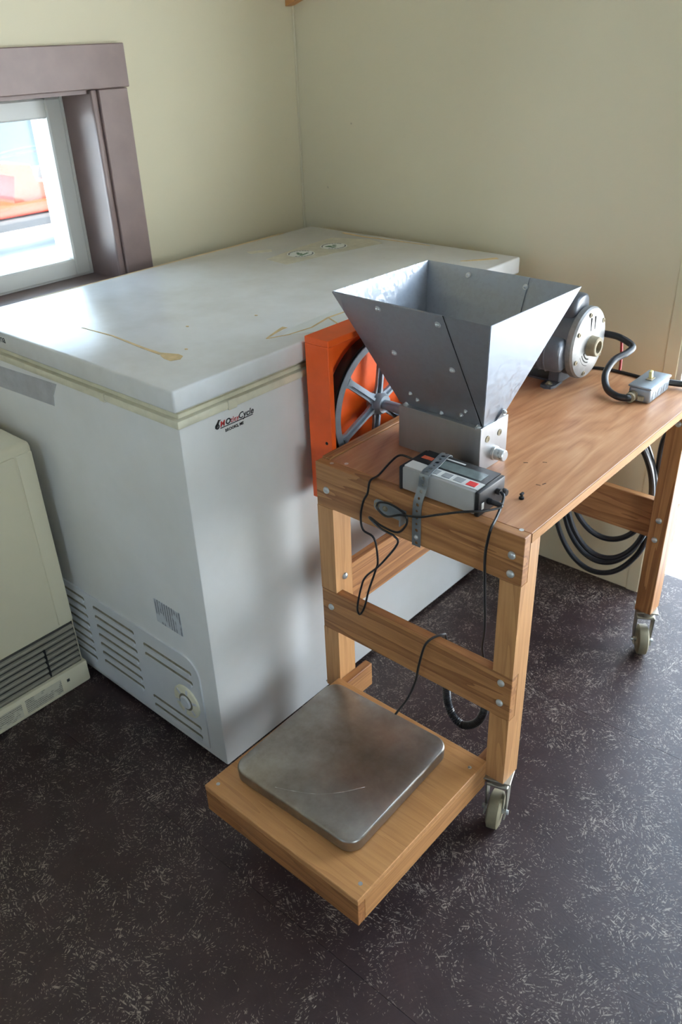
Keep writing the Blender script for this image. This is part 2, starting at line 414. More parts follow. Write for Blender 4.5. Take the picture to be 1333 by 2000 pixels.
def tag(o, label, cat, group=None):
    # centre the origin of a one-mesh thing on its base
    me = o.data; xs = [v.co for v in me.vertices]
    c = Vector(((min(v.x for v in xs)+max(v.x for v in xs))/2, (min(v.y for v in xs)+max(v.y for v in xs))/2, min(v.z for v in xs)))
    me.transform(Matrix.Translation(-c)); o.location = c
    o['label'] = label; o['category'] = cat
    if group: o['group'] = group
    return o
def spline(pts, sub=8, closed=False):
    P = [Vector(p) for p in pts]; n = len(P); out = []
    for k in range(n if closed else n-1):
        if closed: a, b, c, d = P[k-1], P[k], P[(k+1) % n], P[(k+2) % n]
        else: a, b, c, d = P[max(k-1, 0)], P[k], P[k+1], P[min(k+2, n-1)]
        for i in range(sub):
            q = i/sub
            out.append(0.5*((2*b)+(c-a)*q+(2*a-5*b+4*c-d)*q*q+(3*b-a-3*c+d)*q**3))
    if not closed: out.append(P[-1])
    return out
def text_part(name, body, size, mat, parent, M, extrude=0.0002, shear=0.0, bold=0.0, align='LEFT'):
    c = bpy.data.curves.new(name, 'FONT'); c.body = body; c.size = size; c.extrude = extrude; c.shear = shear; c.offset = bold; c.align_x = align
    c.resolution_u = 3
    tmp = bpy.data.objects.new(name+'_src', c); COL.objects.link(tmp)
    dg = bpy.context.evaluated_depsgraph_get(); dg.update()
    me = bpy.data.meshes.new_from_object(tmp.evaluated_get(dg))
    bpy.data.objects.remove(tmp); bpy.data.curves.remove(c)
    me.name = name; me.transform(M); me.transform(Matrix.Translation(-parent_world(parent)))
    me.materials.clear(); me.materials.append(MAT[mat])
    o = bpy.data.objects.new(name, me); COL.objects.link(o); o.parent = parent
    return o
def frame(origin, xdir, ydir):
    x = Vector(xdir).normalized(); y = Vector(ydir).normalized(); z = x.cross(y)
    M = Matrix.Identity(4)
    for i in range(3): M[i][0], M[i][1], M[i][2] = x[i], y[i], z[i]
    M.translation = origin; return M
def struct(mb, name, mats, parent=None, smooth=None):
    o = mb.build(name, mats, parent, smooth)
    if parent is None: o['kind'] = 'structure'
    return o

# ================================================================== SETTING
T_ = 0.134   # wall thickness
fl = struct(MB().box(-0.17, ROOM_X+0.13, ROOM_Y-0.13, T_, -0.06, -0.012), 'floor', ['floor'])
GAP = 0.0004
ys = [T_-0.001, -0.521, -1.322, -2.123, -2.924, -3.725, ROOM_Y]
for a, b in zip(ys[:-1], ys[1:]):
    MB().box(0.0 if b < -0.6 or a < 0 else 0.0, ROOM_X, b+GAP, a-GAP, -0.012, 0.0).build('floor_panel', ['floor'], fl, None)
cl = struct(MB().box(-0.17, ROOM_X+0.13, ROOM_Y-0.13, T_, ROOM_Z, ROOM_Z+0.08), 'ceiling', ['ceil'])
def wall_with_hole(name, fixed0, fixed1, lo, hi, hole, axis, mat='wall'):
    mb = MB(); a0, a1, z0, z1 = hole
    segs = [(lo, a0, 0, ROOM_Z), (a1, hi, 0, ROOM_Z), (a0, a1, z1, ROOM_Z)] + ([(a0, a1, 0, z0)] if z0 > 0.01 else [])
    for s0, s1, q0, q1 in segs:
        if s1-s0 < 1e-4: continue
        if axis == 'x': mb.box(s0, s1, fixed0, fixed1, q0, q1)
        else: mb.box(fixed0, fixed1, s0, s1, q0, q1)
    return struct(mb, name, [mat])
wall_with_hole('wall_back', 0.0, T_, 0.0, ROOM_X+0.13, DOOR, 'x')
wall_with_hole('wall_left', -0.17, 0.0, ROOM_Y, T_, WIN1, 'y')
wall_with_hole('wall_right', ROOM_X, ROOM_X+0.13, ROOM_Y-0.13, 0.0, FILL_WIN, 'y')
wall_with_hole('wall_front', ROOM_Y-0.13, ROOM_Y, -0.17, ROOM_X, WIN2, 'x', 'boards')
# caulked vertical bead in the room corner, door jamb and board beside the doorway
struct(MB().box(0.0, 0.006, -0.006, 0.0, 0.0, ROOM_Z, 0.002), 'trim_1', ['wall'])
struct(MB().box(1.1725, 1.2045, -0.004, -0.0002, 0.0, 2.06, 0.0008), 'trim_2', ['wall'])
d1 = struct(MB().box(DOOR[0], DOOR[0]+0.012, 0.001, T_-0.001, 0.0, DOOR[3]), 'door_1', ['upvc'])
MB().box(DOOR[1]-0.012, DOOR[1], 0.001, T_-0.001, 0.0, DOOR[3]).build('door_jamb', ['upvc'], d1, None)
MB().box(DOOR[0]+0.012, DOOR[1]-0.012, 0.001, T_-0.001, DOOR[3]-0.012, DOOR[3]).build('door_head', ['upvc'], d1, None)
# rafter rising along the back wall, seen in the corner at the very top
poly = [(0.001, -0.030, 1.437), (1.9, -0.030, 2.02), (1.9, -0.030, 2.11), (0.001, -0.030, 1.527)]
struct(MB().prism(poly, (0, 0.029, 0)), 'trim_3', ['beam'])
# window_1 (left wall)
y0, y1, z0, z1 = WIN1
w1 = struct(MB().box(-0.168, -0.001, y0-0.0, y1, z0-0.014, z0+0.0005).box(-0.168, -0.001, y1-0.012, y1, z0, z1).box(-0.168, -0.001, y0, y0+0.012, z0, z1).box(-0.168, -0.001, y0+0.012, y1-0.012, z1-0.010, z1), 'window_1', ['mauve'])
MB().box(0.0005, 0.021, y0-0.09, y1+0.082, z1-0.001, z1+0.090, 0.002).build('window_casing', ['mauve'], w1)
MB().box(0.0005, 0.019, y1-0.006, y1+0.076, z0-0.16, z1-0.002, 0.002).build('window_casing', ['mauve'], w1)
MB().box(0.0005, 0.019, y0-0.076, y0+0.006, z0-0.16, z1-0.002, 0.002).build('window_casing', ['mauve'], w1)
MB().box(0.0005, 0.012, y1-0.022, y1-0.0065, z0+0.001, z1-0.002, 0.003, 2).build('window_bead', ['mauve'], w1)
fy0, fy1, fz0, fz1 = y0+0.012, y1-0.012, z0+0.001, z1-0.010
def rect_frame(x0, x1, a0, a1, b0, b1, wd, bev=0.004):
    return (MB().box(x0, x1, a1-wd, a1, b0, b1, bev).box(x0, x1, a0, a0+wd, b0, b1, bev)
            .box(x0, x1, a0+wd-0.001, a1-wd+0.001, b1-wd, b1, bev).box(x0, x1, a0+wd-0.001, a1-wd+0.001, b0, b0+wd, bev))
rect_frame(-0.160, -0.128, fy0, fy1, fz0, fz1, 0.008, 0.001).build('window_frame', ['upvc'], w1)
rect_frame(-0.158, -0.122, fy0+0.010, fy1-0.010, fz0+0.004, fz1-0.008, 0.043, 0.004).build('sash', ['upvc'], w1)
MB().box(-0.146, -0.142, fy0+0.05, fy1-0.05, fz0+0.044, fz1-0.048).build('pane', ['glass'], w1, None)
rect_frame(-0.25, -0.171, y0-0.05, y1+0.012, z0-0.05, z1+0.05, 0.05, 0.002).build('outer_casing', ['extpaint'], w1)
# unseen windows: front one assumed from the light, right one added as fill
def other_window(name, axis, fixed0, fixed1, hole):
    a0, a1, b0, b1 = hole; mb = MB(); wd = 0.05
    rects = [(a0, a0+wd, b0, b1), (a1-wd, a1, b0, b1), (a0+wd, a1-wd, b0, b0+wd), (a0+wd, a1-wd, b1-wd, b1), ((a0+a1)/2-wd/2, (a0+a1)/2+wd/2, b0+wd, b1-wd)]
    for r in rects:
        if axis == 'y': mb.box(fixed0, fixed1, r[0], r[1], r[2], r[3], 0.003)
        else: mb.box(r[0], r[1], fixed0, fixed1, r[2], r[3], 0.003)
    o = struct(mb, name, ['upvc']); mid = (fixed0+fixed1)/2
    pb = MB()
    if axis == 'y': pb.box(mid-0.002, mid+0.002, a0+wd, a1-wd, b0+wd, b1-wd)
    else: pb.box(a0+wd, a1-wd, mid-0.002, mid+0.002, b0+wd, b1-wd)
    pb.build('pane', ['glass'], o, None)
other_window('window_2', 'x', ROOM_Y-0.09, ROOM_Y-0.04, WIN2)
other_window('fill_window', 'y', ROOM_X+0.04, ROOM_X+0.09, FILL_WIN)

# ---- outdoors: snow field, orange tractor, assumed trailer
bmg = MB(); N = 40
for i in range(N+1):
    for j in range(N+1):
        x = -45+90*i/N; y = -45+90*j/N
        r = max(0, math.hypot(x-1.5, y+2)-6)
        bmg.v.append(Vector((x, y, -0.07+min(0.5, 0.03*r)*math.sin(x*0.35+1)*math.cos(y*0.31)+min(4.5, 0.55*max(0.0, x-6.5))+min(4.5, 0.5*max(0.0, y-7.0)))))   # unseen banks added right and behind to bounce warm light indoors
for i in range(N):
    for j in range(N):
        a = i*(N+1)+j; bmg.f.append((a, a+N+1, a+N+2, a+1)); bmg.mi.append(0)
g = bmg.build('snow_ground', ['snow']); g['kind'] = 'structure'

tr_ = thing('tractor', 'orange tractor standing in the snow outside the window', 'tractor', (-4.9, 1.9, -0.07))
MB().box(-5.1, -4.55, 0.75, 3.2, 0.20, 0.29, 0.03, 2).build('chassis', ['tractor'], tr_)
MB().prism([(-5.05, 1.52, 0.28), (-5.05, 1.57, 0.48), (-5.05, 1.43, 0.52), (-5.05, 1.46, 0.59), (-5.05, 1.72, 0.55), (-5.05, 1.76, 0.42), (-5.05, 1.95, 0.40), (-5.05, 1.95, 0.28)], (0.42, 0, 0)).build('engine_hood', ['tractor'], tr_)
MB().box(-5.05, -4.6, 2.2, 2.9, 0.29, 0.85, 0.05, 2).build('seat_deck', ['tractor'], tr_)
MB().box(-5.15, -4.5, 0.8, 2.9, 0.11, 0.192, 0.02).build('axle_beam', ['tyre'], tr_)
MB().tube(spline([(-4.45, 0.6, 0.50), (-4.45, 1.1, 0.61), (-4.45, 1.6, 0.68), (-4.45, 2.3, 0.66)], 4), 0.022, 8).build('loader_arm', ['trailer'], tr_)
MB().prism([(-5.3, 0.35, 0.02), (-5.3, 0.75, 0.00), (-5.3, 0.75, 0.44), (-5.3, 0.65, 0.46), (-5.3, 0.42, 0.12)], (1.0, 0, 0)).build('bucket', ['tractor'], tr_)
for wx in (-5.25, -4.5):
    for wy, wr in ((1.0, 0.17), (2.45, 0.34)):
        MB().lathe((wx-0.07, wy, wr-0.09), (1, 0, 0), [(0.1, 0), (wr*0.55, 0.0), (wr*0.9, 0), (wr, 0.03), (wr, 0.11), (wr*0.9, 0.14), (wr*0.55, 0.14), (0.1, 0.14)], 24).build('wheel', ['tyre'], tr_)
tl_ = thing('trailer_stand_in', 'blue grey box trailer standing in for a pale blur beyond the tractor', 'trailer', (-7.5, 2.4, -0.07))  # assumed box, added where the window view turns pale blue
MB().box(-8.2, -7.0, 1.3, 3.22, 0.22, 1.05, 0.03, 2).build('trailer_box', ['trailer'], tl_)
MB().box(-8.0, -7.2, 0.6, 3.2, 0.14, 0.215, 0.01).build('trailer_frame', ['tyre'], tl_)
for wx in (-8.27, -6.99):
    MB().lathe((wx-0.06, 2.3, 0.20), (1, 0, 0), [(0.06, 0), (0.15, 0), (0.26, 0), (0.28, 0.03), (0.28, 0.09), (0.26, 0.12), (0.06, 0.12)], 24).build('wheel', ['tyre'], tl_)

# ================================================================== CHEST FREEZER
FX0, FX1, FY1, FY0, H = 0.103, 0.810, -1.170, -0.084, 0.880
bx0, bx1, by1, by0 = FX0+0.012, FX1-0.012, FY1+0.012, FY0-0.012
fz = thing('chest_freezer', 'large white chest freezer with stained lid in the corner under the window', 'freezer', ((FX0+FX1)/2, (FY0+FY1)/2, 0))
MB().box(bx0, bx1, by1, by0, 0.012, 0.806, 0.004, 2).build('body', ['enamel'], fz)
MB().box(bx0+0.02, bx1-0.02, by1+0.02, by0-0.02, 0.0, 0.013).build('base', ['dark'], fz)
lid = MB().box(FX0, FX1, FY1, FY0, H-0.040, H, 0.0045, 3).build('lid', ['lid'], fz)
MB().box(bx0+0.010, bx1-0.010, by1+0.010, by0-0.010, 0.828, H-0.039, 0.003, 2).build('lid_gasket', ['gasket'], fz)
MB().box(bx0-0.004, bx1+0.004, by1-0.004, by0+0.004, 0.8055, 0.8215, 0.004, 2).box(bx0+0.006, bx1-0.006, by1+0.006, by0-0.006, 0.8205, 0.829, 0.001).build('rim_trim', ['gasket'], fz)
for p in ((bx1+0.0035, -1.04), (bx1+0.0035, -0.35)):
    MB().box(p[0]-0.003, p[0]+0.0022, p[1]-0.010, p[1]+0.010, 0.8045, 0.8225, 0.001).build('trim_clip', ['gasket'], fz)
MB().box(0.577, 0.593, by1-0.0056, by1, 0.8047, 0.8223, 0.001).build('trim_clip', ['gasket'], fz)
# vent panel on the end that faces the camera
vp = MB()
px0, px1, pz0, pz1 = 0.150, 0.747, 0.030, 0.270
def rr(x0, x1, z0, z1, r, y, n=5, corners=(1, 1, 1, 1)):
    out = []
    for (cx, cz, a0), on in zip(((x1, z1, 0), (x0, z1, 90), (x0, z0, 180), (x1, z0, 270)), corners):
        rad = r if on else 0.004
        ccx = cx-rad if cx == x1 else cx+rad; ccz = cz-rad if cz == z1 else cz+rad
        for k in range(n+1):
            a = math.radians(a0+90*k/n); out.append((ccx+rad*math.cos(a), y, ccz+rad*math.sin(a)))
    return out
vpo = vp.prism(rr(px0, px1, pz0, pz1, 0.045, by1-0.0035, 6, (1, 1, 0, 0)), (0, 0.004, 0)).build('vent_panel', ['ventplastic'], fz)
def slot(x0, x1, zc):
    mb = MB(); h = 0.0055; y = by1-0.0035
    mb.prism(rr(x0, x1, zc-h, zc+h, h*0.98, y-0.0004, 4), (0, 0.0008, 0), mat=1)            # flat dark pill, shade of the slit put into its colour
    mb.prism(rr(x0+0.002, x1-0.002, zc-h*2.1, zc-h*0.2, h*0.9, y-0.004, 4), (0, 0.0044, 0), mat=0)   # hooded louvre below it
    mb.build('vent_slot', ['ventplastic', 'ventdark'], vpo)
for k in range(8): slot(0.185, 0.338, 0.247-k*0.0255)
for k in range(7): slot(0.372, 0.528, 0.241-k*0.0265)
for k in range(2): slot(0.560, 0.722, 0.229-k*0.0265)
for k in range(2): slot(0.560, 0.728, 0.079-k*0.026)
dial = MB().lathe((0.693, by1-0.0035, 0.140), (0, -1, 0), [(0.041, -0.001), (0.041, 0.003), (0.038, 0.0045), (0.0185, 0.0045), (0.0185, 0.003)], 36).build('thermostat_dial', ['ivory'], fz)
MB().lathe((0.693, by1-0.0035, 0.140), (0, -1, 0), [(0.0215, 0.003), (0.0215, 0.0052), (0.0165, 0.0052), (0.0165, 0.003)], 28).build('dial_ring', ['ventdark'], dial)
MB().lathe((0.693, by1-0.0035, 0.140), (0, -1, 0), [(0.0165, 0.0), (0.0165, 0.007), (0.014, 0.009), (0, 0.0095)], 28).build('dial_knob', ['ventplastic'], dial)
for k in range(6):
    a = 2*PI*k/6+0.3; c = Vector((0.693+0.0295*math.cos(a), by1-0.0085, 0.140+0.0295*math.sin(a)))
    MB().box(c.x-0.003, c.x+0.003, c.y-0.0005, c.y+0.003, c.z-0.007, c.z+0.007, R=Matrix.Rotation(-a+PI/2, 3, 'Y')).build('dial_mark', ['ventplastic'], dial)
MB().box(0.627, 0.712, by1-0.0006, by1+0.0003, 0.322, 0.381).build('rating_label', ['specprint'], fz, None)
# foil tape where a badge was, maker name on lid edge
MB().prism([(0.10+0.04, by1-0.0007, 0.737), (0.398, by1-0.0007, 0.748), (0.404, by1-0.0007, 0.772), (0.424, by1-0.0007, 0.800), (0.14, by1-0.0007, 0.787)], (0, 0.0009, 0)).build('foil_tape', ['foil'], fz)
text_part('lid_lettering', 'na', 0.022, 'stdark', fz, frame((0.262, FY1-0.0004, 0.8575), (1, 0, 0), (0, 0, 1)))
# shop sticker on the long front
X = bx1+0.0006
def ftext(name, body, size, mat, y, z, **kw): return text_part(name, body, size, mat, fz, frame((X, y, z), (0, 1, 0), (0, 0, 1)), **kw)
ftext('sticker_lettering', 'M', 0.0145, 'stred', -1.0705, 0.7785, shear=0.2, bold=0.0003)
ftext('sticker_lettering', 'O', 0.0145, 'stdark', -1.0575, 0.7785, shear=0.2, bold=0.0005)
ftext('sticker_lettering', 'tley', 0.0140, 'stred', -1.0460, 0.7785, shear=0.2)
ftext('sticker_lettering', 'Cycle', 0.0165, 'stdark', -1.0270, 0.7785, shear=0.25, bold=0.0002)
ftext('sticker_lettering', 'BROOKS, ME', 0.0078, 'stdark', -1.0600, 0.7655, bold=0.0002)
MB().box(X-0.0005, X+0.0003, -1.070, -0.992, 0.7755, 0.7768).build('sticker_rule', ['stdark'], fz, None)
em = MB()     # small crest of a wheel and swept wing left of the lettering
em.lathe((X, -1.0765, 0.7815), (1, 0, 0), [(0.0026, 0.0), (0.0026, 0.0004), (0.0052, 0.0004), (0.0052, 0.0)], 16)
em.prism([(X, -1.082, 0.7790), (X, -1.077, 0.7795), (X, -1.070, 0.7905), (X, -1.066, 0.7915), (X, -1.073, 0.7935), (X, -1.079, 0.7855)], (0.0004, 0, 0))
em.build('sticker_crest', ['stdark'], fz, None)
# lid top: round stickers, adhesive ghosts, tape residue, drips
Z = H+0.0003
def patch(name, mat, pts, th=0.0005, par=fz):
    return MB().prism([(x, y, H-0.0003) for x, y in pts], (0, 0, th+0.0003)).build(name, [mat], par, None)
def blob(name, mat, cx, cy, rx, ry, n, seed, th=0.0007, jag=0.25, par=fz):
    r_ = random.Random(seed)
    return patch(name, mat, [(cx+rx*math.cos(2*PI*i/n)*(1+jag*(r_.random()-0.5)), cy+ry*math.sin(2*PI*i/n)*(1+jag*(r_.random()-0.5))) for i in range(n)], th, par)
patch('adhesive_ghost', 'residue2', [(0.29, -0.45), (0.375, -0.46), (0.395, -0.30), (0.43, -0.15), (0.37, -0.13), (0.265, -0.17), (0.27, -0.30)], 0.0003)
patch('adhesive_ghost', 'residue2', [(0.187, -0.419), (0.222, -0.363), (0.243, -0.380), (0.214, -0.430)], 0.0005)
for (cx, cy) in ((0.325, -0.357), (0.340, -0.246)):
    R_ = 0.036
    st = MB().lathe((cx, cy, H), (0, 0, 1), [(R_, -0.0002), (R_, 0.0006), (0, 0.0006)], 36).build('round_sticker', ['stwhite'], fz, None)
    ring = MB()
    for k in range(26):
        if k in (5, 6, 18, 19, 20): continue
        a = 2*PI*k/26
        ring.box(cx+0.031*math.cos(a)-0.0015, cx+0.031*math.cos(a)+0.0015, cy+0.031*math.sin(a)-0.0028, cy+0.031*math.sin(a)+0.0028, H+0.0005, H+0.0009, R=Matrix.Rotation(a, 3, 'Z'))
    ring.build('ring_print', ['stdark'], st, None)
    r_ = random.Random(int(cx*1000)); gm = MB()
    for k in range(9):
        ax_, ay_ = cx+r_.uniform(-0.013, 0.013), cy+r_.uniform(-0.015, 0.017)
        gm.lathe((ax_, ay_, H), (0, 0, 1), [(r_.uniform(0.004, 0.008), 0.0005), (0.003, 0.00095+k*0.00002), (0, 0.00095+k*0.00002)], 9)
    gm.build('leaf_print', ['stgreen'], st, None)
def streak(name, mat, pts, w0, w1, th=0.0006):
    P = [Vector((x, y, 0)) for x, y in pts]; L_, R__ = [], []
    for i, p in enumerate(P):
        t__ = (P[min(i+1, len(P)-1)]-P[max(i-1, 0)]).normalized(); n_ = Vector((-t__.y, t__.x, 0)); wd = w0+(w1-w0)*i/(len(P)-1)
        L_.append((p+n_*wd)[:2]); R__.append((p-n_*wd)[:2])
    mb = MB(); vs = [(a[0], a[1], H+th) for a in L_]+[(a[0], a[1], H+th) for a in R__]; n = len(P)
    vs += [(a[0], a[1], H-0.0003) for a in L_]+[(a[0], a[1], H-0.0003) for a in R__]
    fs = []
    for i in range(n-1):
        fs += [(i, i+1, n+i+1, n+i), (2*n+i, i, i+1, 2*n+i+1)[::-1], (n+i, n+i+1, 3*n+i+1, 3*n+i)]
    mb.add(vs, fs); return mb.build(name, [mat], fz, None)
streak('dried_drip', 'residue', [(0.389, -1.059), (0.485, -1.054), (0.594, -1.063), (0.650, -1.065)], 0.0012, 0.004)
patch('dried_drip', 'residue', [(0.640, -1.061), (0.675, -1.046), (0.690, -1.048), (0.700, -1.062), (0.692, -1.078), (0.672, -1.077), (0.655, -1.071)], 0.0005)
streak('tape_residue', 'residue', [(0.744, -0.893), (0.762, -0.850), (0.768, -0.793), (0.752, -0.727), (0.757, -0.60), (0.760, -0.45)], 0.0015, 0.0035)
streak('tape_residue', 'residue', [(0.744, -0.893), (0.735, -0.865), (0.726, -0.835), (0.724, -0.822)], 0.001, 0.006)
streak('tape_residue', 'residue', [(0.752, -0.727), (0.785, -0.742), (0.808, -0.754)], 0.002, 0.0015)
streak('tape_residue', 'residue', [(0.712, -0.200), (0.745, -0.165), (0.772, -0.128)], 0.003, 0.008)
streak('tape_residue', 'residue', [(0.25, -0.105), (0.325, -0.114), (0.42, -0.108), (0.552, -0.104)], 0.005, 0.002)
streak('tape_residue', 'residue', [(0.106, -1.0), (0.110, -0.80), (0.107, -0.60), (0.109, -0.40), (0.107, -0.20)], 0.0015, 0.003)
patch('tape_strip', 'stwhite', [(0.755, -0.86), (0.797, -0.80), (0.800, -0.45), (0.735, -0.45), (0.728, -0.66), (0.735, -0.80)], 0.0003)
for cx, cy, sd in ((0.62, -0.80, 1), (0.56, -0.93, 2), (0.665, -1.02, 3)):
    blob('rust_spot', 'residue', cx, cy, 0.004, 0.003, 7, sd)

# ================================================================== WALL HEATER
HX1, HY1, HZ = 0.310, -1.181, 0.655
ht = thing('wall_heater', 'cream direct-vent heater with grey grille, cut off by the left edge of the photo', 'heater', (0.17, -1.52, 0))
HL = -1.86
MB().box(0.02, HX1-0.004, HL, HY1, 0.018, HZ, 0.012, 3).build('cabinet', ['heater'], ht)
MB().box(HX1-0.010, HX1, HL+0.04, HY1-0.042, 0.19, HZ-0.022, 0.005, 2).build('front_panel', ['heater'], ht)
MB().box(HX1-0.010, HX1-0.002, HY1-0.0405, HY1-0.003, 0.19, HZ-0.022, 0.003, 2).build('end_panel', ['heater'], ht)
gr = MB().box(HX1-0.012, HX1-0.003, HL+0.01, HY1-0.008, 0.066, 0.186).build('grille', ['heatdark'], ht, None)
for k in range(7):
    zc = 0.076+k*0.0165
    MB().box(HX1-0.006, HX1+0.003, HL+0.012, HY1-0.010, zc-0.0048, zc+0.0048, 0.002, R=Matrix.Rotation(0.35, 3, 'Y')).build('slat', ['heatgrille'], gr)
MB().box(HX1-0.004, HX1+0.0045, -1.276, -1.272, 0.075, 0.155).build('grille_notch', ['dark'], gr, None)
MB().box(0.02, HX1+0.004, HL, HY1+0.003, 0.002, 0.064, 0.006, 2).build('base_strip', ['heater'], ht)
MB().box(HX1+0.0038, HX1+0.0046, -1.425, -1.360, 0.014, 0.050).build('caution_print', ['heatprint'], ht, None)
MB().box(HX1+0.0038, HX1+0.0046, -1.350, -1.255, 0.014, 0.052).build('caution_print', ['heatprint'], ht, None)
MB().box(HX1+0.0038, HX1+0.0046, -1.240, -1.233, 0.034, 0.042).build('print_mark', ['stdark'], ht, None)

# ================================================================== WORK TABLE
TX0, TX1, TY1, TY0, TZ = 0.880, 1.3285, -0.920, -0.158, 0.677
LW, LD, LZ, FYF = 0.040, 0.050, 0.127, -0.250
tb = thing('work_table', 'oak work table on casters with a low front shelf carrying a scale', 'table', ((TX0+TX1)/2, -0.55, 0))
MB().box(TX0+0.020, TX1, TY1+0.020, TY0, TZ-0.018, TZ, 0.001).build('table_top', ['ply'], tb)
MB().box(TX1-0.0001, TX1+0.0012, TY1+0.0205, TY0, TZ-0.0175, TZ-0.0006).build('top_edging', ['plyedge'], tb, None)
MB().box(TX0, TX1-0.0002, TY1, TY1+0.0198, TZ-0.093, TZ, 0.0012).build('front_apron', ['oak_x'], tb)
MB().box(TX0, TX0+0.0198, TY1+0.0202, TY0, TZ-0.085, TZ+0.003, 0.0012).build('side_apron', ['oak_y'], tb)
MB().box(TX0+LW+0.0005, TX1-LW, FYF+LD+0.0002, FYF+LD+0.020, TZ-0.093, TZ-0.0185, 0.0012).build('rear_apron', ['oak_x'], tb)
# legs: each an upright, the front faces flush with rails let into them
RZ0, RZ1 = 0.288, 0.388
def near_leg(x0, x1):
    yb, yf, yn = TY1+LD, TY1, TY1+0.0200
    prof = [(yb, LZ), (yf, LZ), (yf, RZ0-0.0003), (yn, RZ0-0.0003), (yn, RZ1+0.0003), (yf, RZ1+0.0003), (yf, TZ-0.0933), (yn, TZ-0.0933), (yn, TZ-0.0185), (yb, TZ-0.0185)]
    MB().prism([(x0, y, z) for y, z in prof], (x1-x0, 0, 0)).build('leg', ['pine_z'], tb, None)
near_leg(TX0, TX0+LW); near_leg(TX1-LW, TX1)
for x0, dy in ((TX0, 0.032), (TX1-LW, 0.0)):
    MB().box(x0, x0+LW, FYF+dy, FYF+LD+dy, LZ, TZ-0.0185, 0.0012).build('leg', ['oak_z'], tb)
MB().box(TX0, TX1-0.0002, TY1, TY1+0.0198, RZ0, RZ1, 0.0012).build('front_rail', ['oak_x'], tb)
MB().box(TX0+LW+0.0005, TX1-0.001, FYF+LD+0.0002, FYF+LD+0.020, 0.305, 0.405, 0.0012).build('rear_rail', ['oak_x'], tb)
MB().box(TX0+LW-0.021, TX0+LW-0.001, TY1+LD+0.0003, FYF+0.0317, 0.326, 0.434, 0.0012).build('side_rail', ['oak_y'], tb)
bolts = [((0.906, TY1, 0.623), (0, -1, 0)), ((1.3075, TY1, 0.638), (0, -1, 0)), ((1.3075, TY1, 0.602), (0, -1, 0)),
         ((0.904, TY1, 0.348), (0, -1, 0)), ((1.307, TY1, 0.368), (0, -1, 0)), ((1.307, TY1, 0.322), (0, -1, 0)),
         ((1.311, FYF, 0.627), (0, -1, 0)), ((1.308, FYF, 0.386), (0, -1, 0)), ((1.306, FYF, 0.334), (0, -1, 0)),
         ((TX0+LW, -0.893, 0.418), (1, 0, 0))]
for p, d in bolts: MB().bolt(p, d, 0.0072, 0.0045).build('bolt', ['zinc'], tb)
for p in ((0.935, -0.893), (1.310, -0.900), (0.912, -0.908)): MB().lathe((p[0], p[1], TZ), (0, 0, 1), [(0.004, 0), (0.004, 0.0004), (0, 0.0006)], 12).build('screw', ['zinc'], tb)
# casters
def caster(cx, cy, ang):
    c = thing_part('caster', tb, (cx, cy, 0)); ca, sa = math.cos(ang), math.sin(ang)
    T = Matrix.Translation((cx, cy, 0)) @ Matrix.Rotation(ang, 4, 'Z')
    MB(T).box(-0.024, 0.024, -0.026, 0.026, LZ-0.004, LZ-0.0002, 0.001).build('mount_plate', ['casterm'], c)
    MB(T).lathe((0, 0, 0), (0, 0, 1), [(0.021, LZ-0.004), (0.022, LZ-0.012), (0.019, LZ-0.018), (0, LZ-0.018)], 20).build('swivel_race', ['casterm'], c)
    f_ = MB(T)
    f_.box(-0.019, 0.019, -0.0215, 0.0215, LZ-0.024, LZ-0.017, 0.002)
    for s_ in (-1, 1):
        y_ = s_*0.0200
        f_.prism([(-0.019, y_-0.0013, LZ-0.020), (0.019, y_-0.0013, LZ-0.020), (0.012, y_-0.0013, 0.045), (0.020+0.006, y_-0.0013, 0.030), (0.006, y_-0.0013, 0.026), (-0.013, y_-0.0013, 0.055)], (0, 0.0026, 0))
    f_.build('fork', ['casterm'], c)
    MB(T).lathe((0.012, -0.0135, 0.038), (0, 1, 0), [(0.006, 0.0), (0.022, 0.001), (0.030, 0.0005), (0.0375, 0.004), (0.038, 0.009), (0.038, 0.018), (0.0375, 0.023), (0.030, 0.0265), (0.022, 0.026), (0.006, 0.027)], 32).build('wheel', ['caster'], c)
    MB(T).cyl((0.012, -0.026, 0.038), (0.012, 0.026, 0.038), 0.005, n=10).build('axle', ['zinc'], c)
def thing_part(name, parent, loc):
    o = bpy.data.objects.new(name, None); COL.objects.link(o); o.parent = parent; o.location = Vector(loc)-parent_world(parent); o.empty_display_size = 0.03
    return o
caster(TX1-LW/2, TY1+LD/2-0.004, math.radians(-72)); caster(TX1-LW/2, FYF+LD/2, math.radians(-60))
caster(TX0+LW/2, TY1+LD/2, math.radians(-100)); caster(TX0+LW/2, FYF+LD/2+0.036, math.radians(20))
# low shelf that carries the scale, held by two arms bolted inside the legs
PX0, PX1, PY1, PY0, PZ0, PZ1 = 0.917, 1.2915, -1.303, -0.9215, 0.100, 0.165
MB().box(PX0, PX1, PY1, PY0, PZ1-0.013, PZ1, 0.0012).build('shelf_board', ['shelf_top'], tb)
MB().box(PX0+0.0004, PX1-0.0004, PY1+0.0004, PY1+0.018, PZ0, PZ1-0.0132, 0.0008).build('shelf_front_edge', ['shelf_edge'], tb)
for x0 in (PX1-0.0184, PX0+0.0004):
    MB().box(x0, x0+0.018, PY1+0.0182, PY0-0.0003, PZ0, PZ1-0.0132, 0.0008).build('shelf_side_edge', ['shelf_side'], tb)
for x0 in (TX0+LW+0.0003, TX1-LW-0.0193):
    MB().box(x0, x0+0.019, TY1+0.0003, -0.836, 0.100, 0.160, 0.001).build('shelf_arm', ['oak_y'], tb)
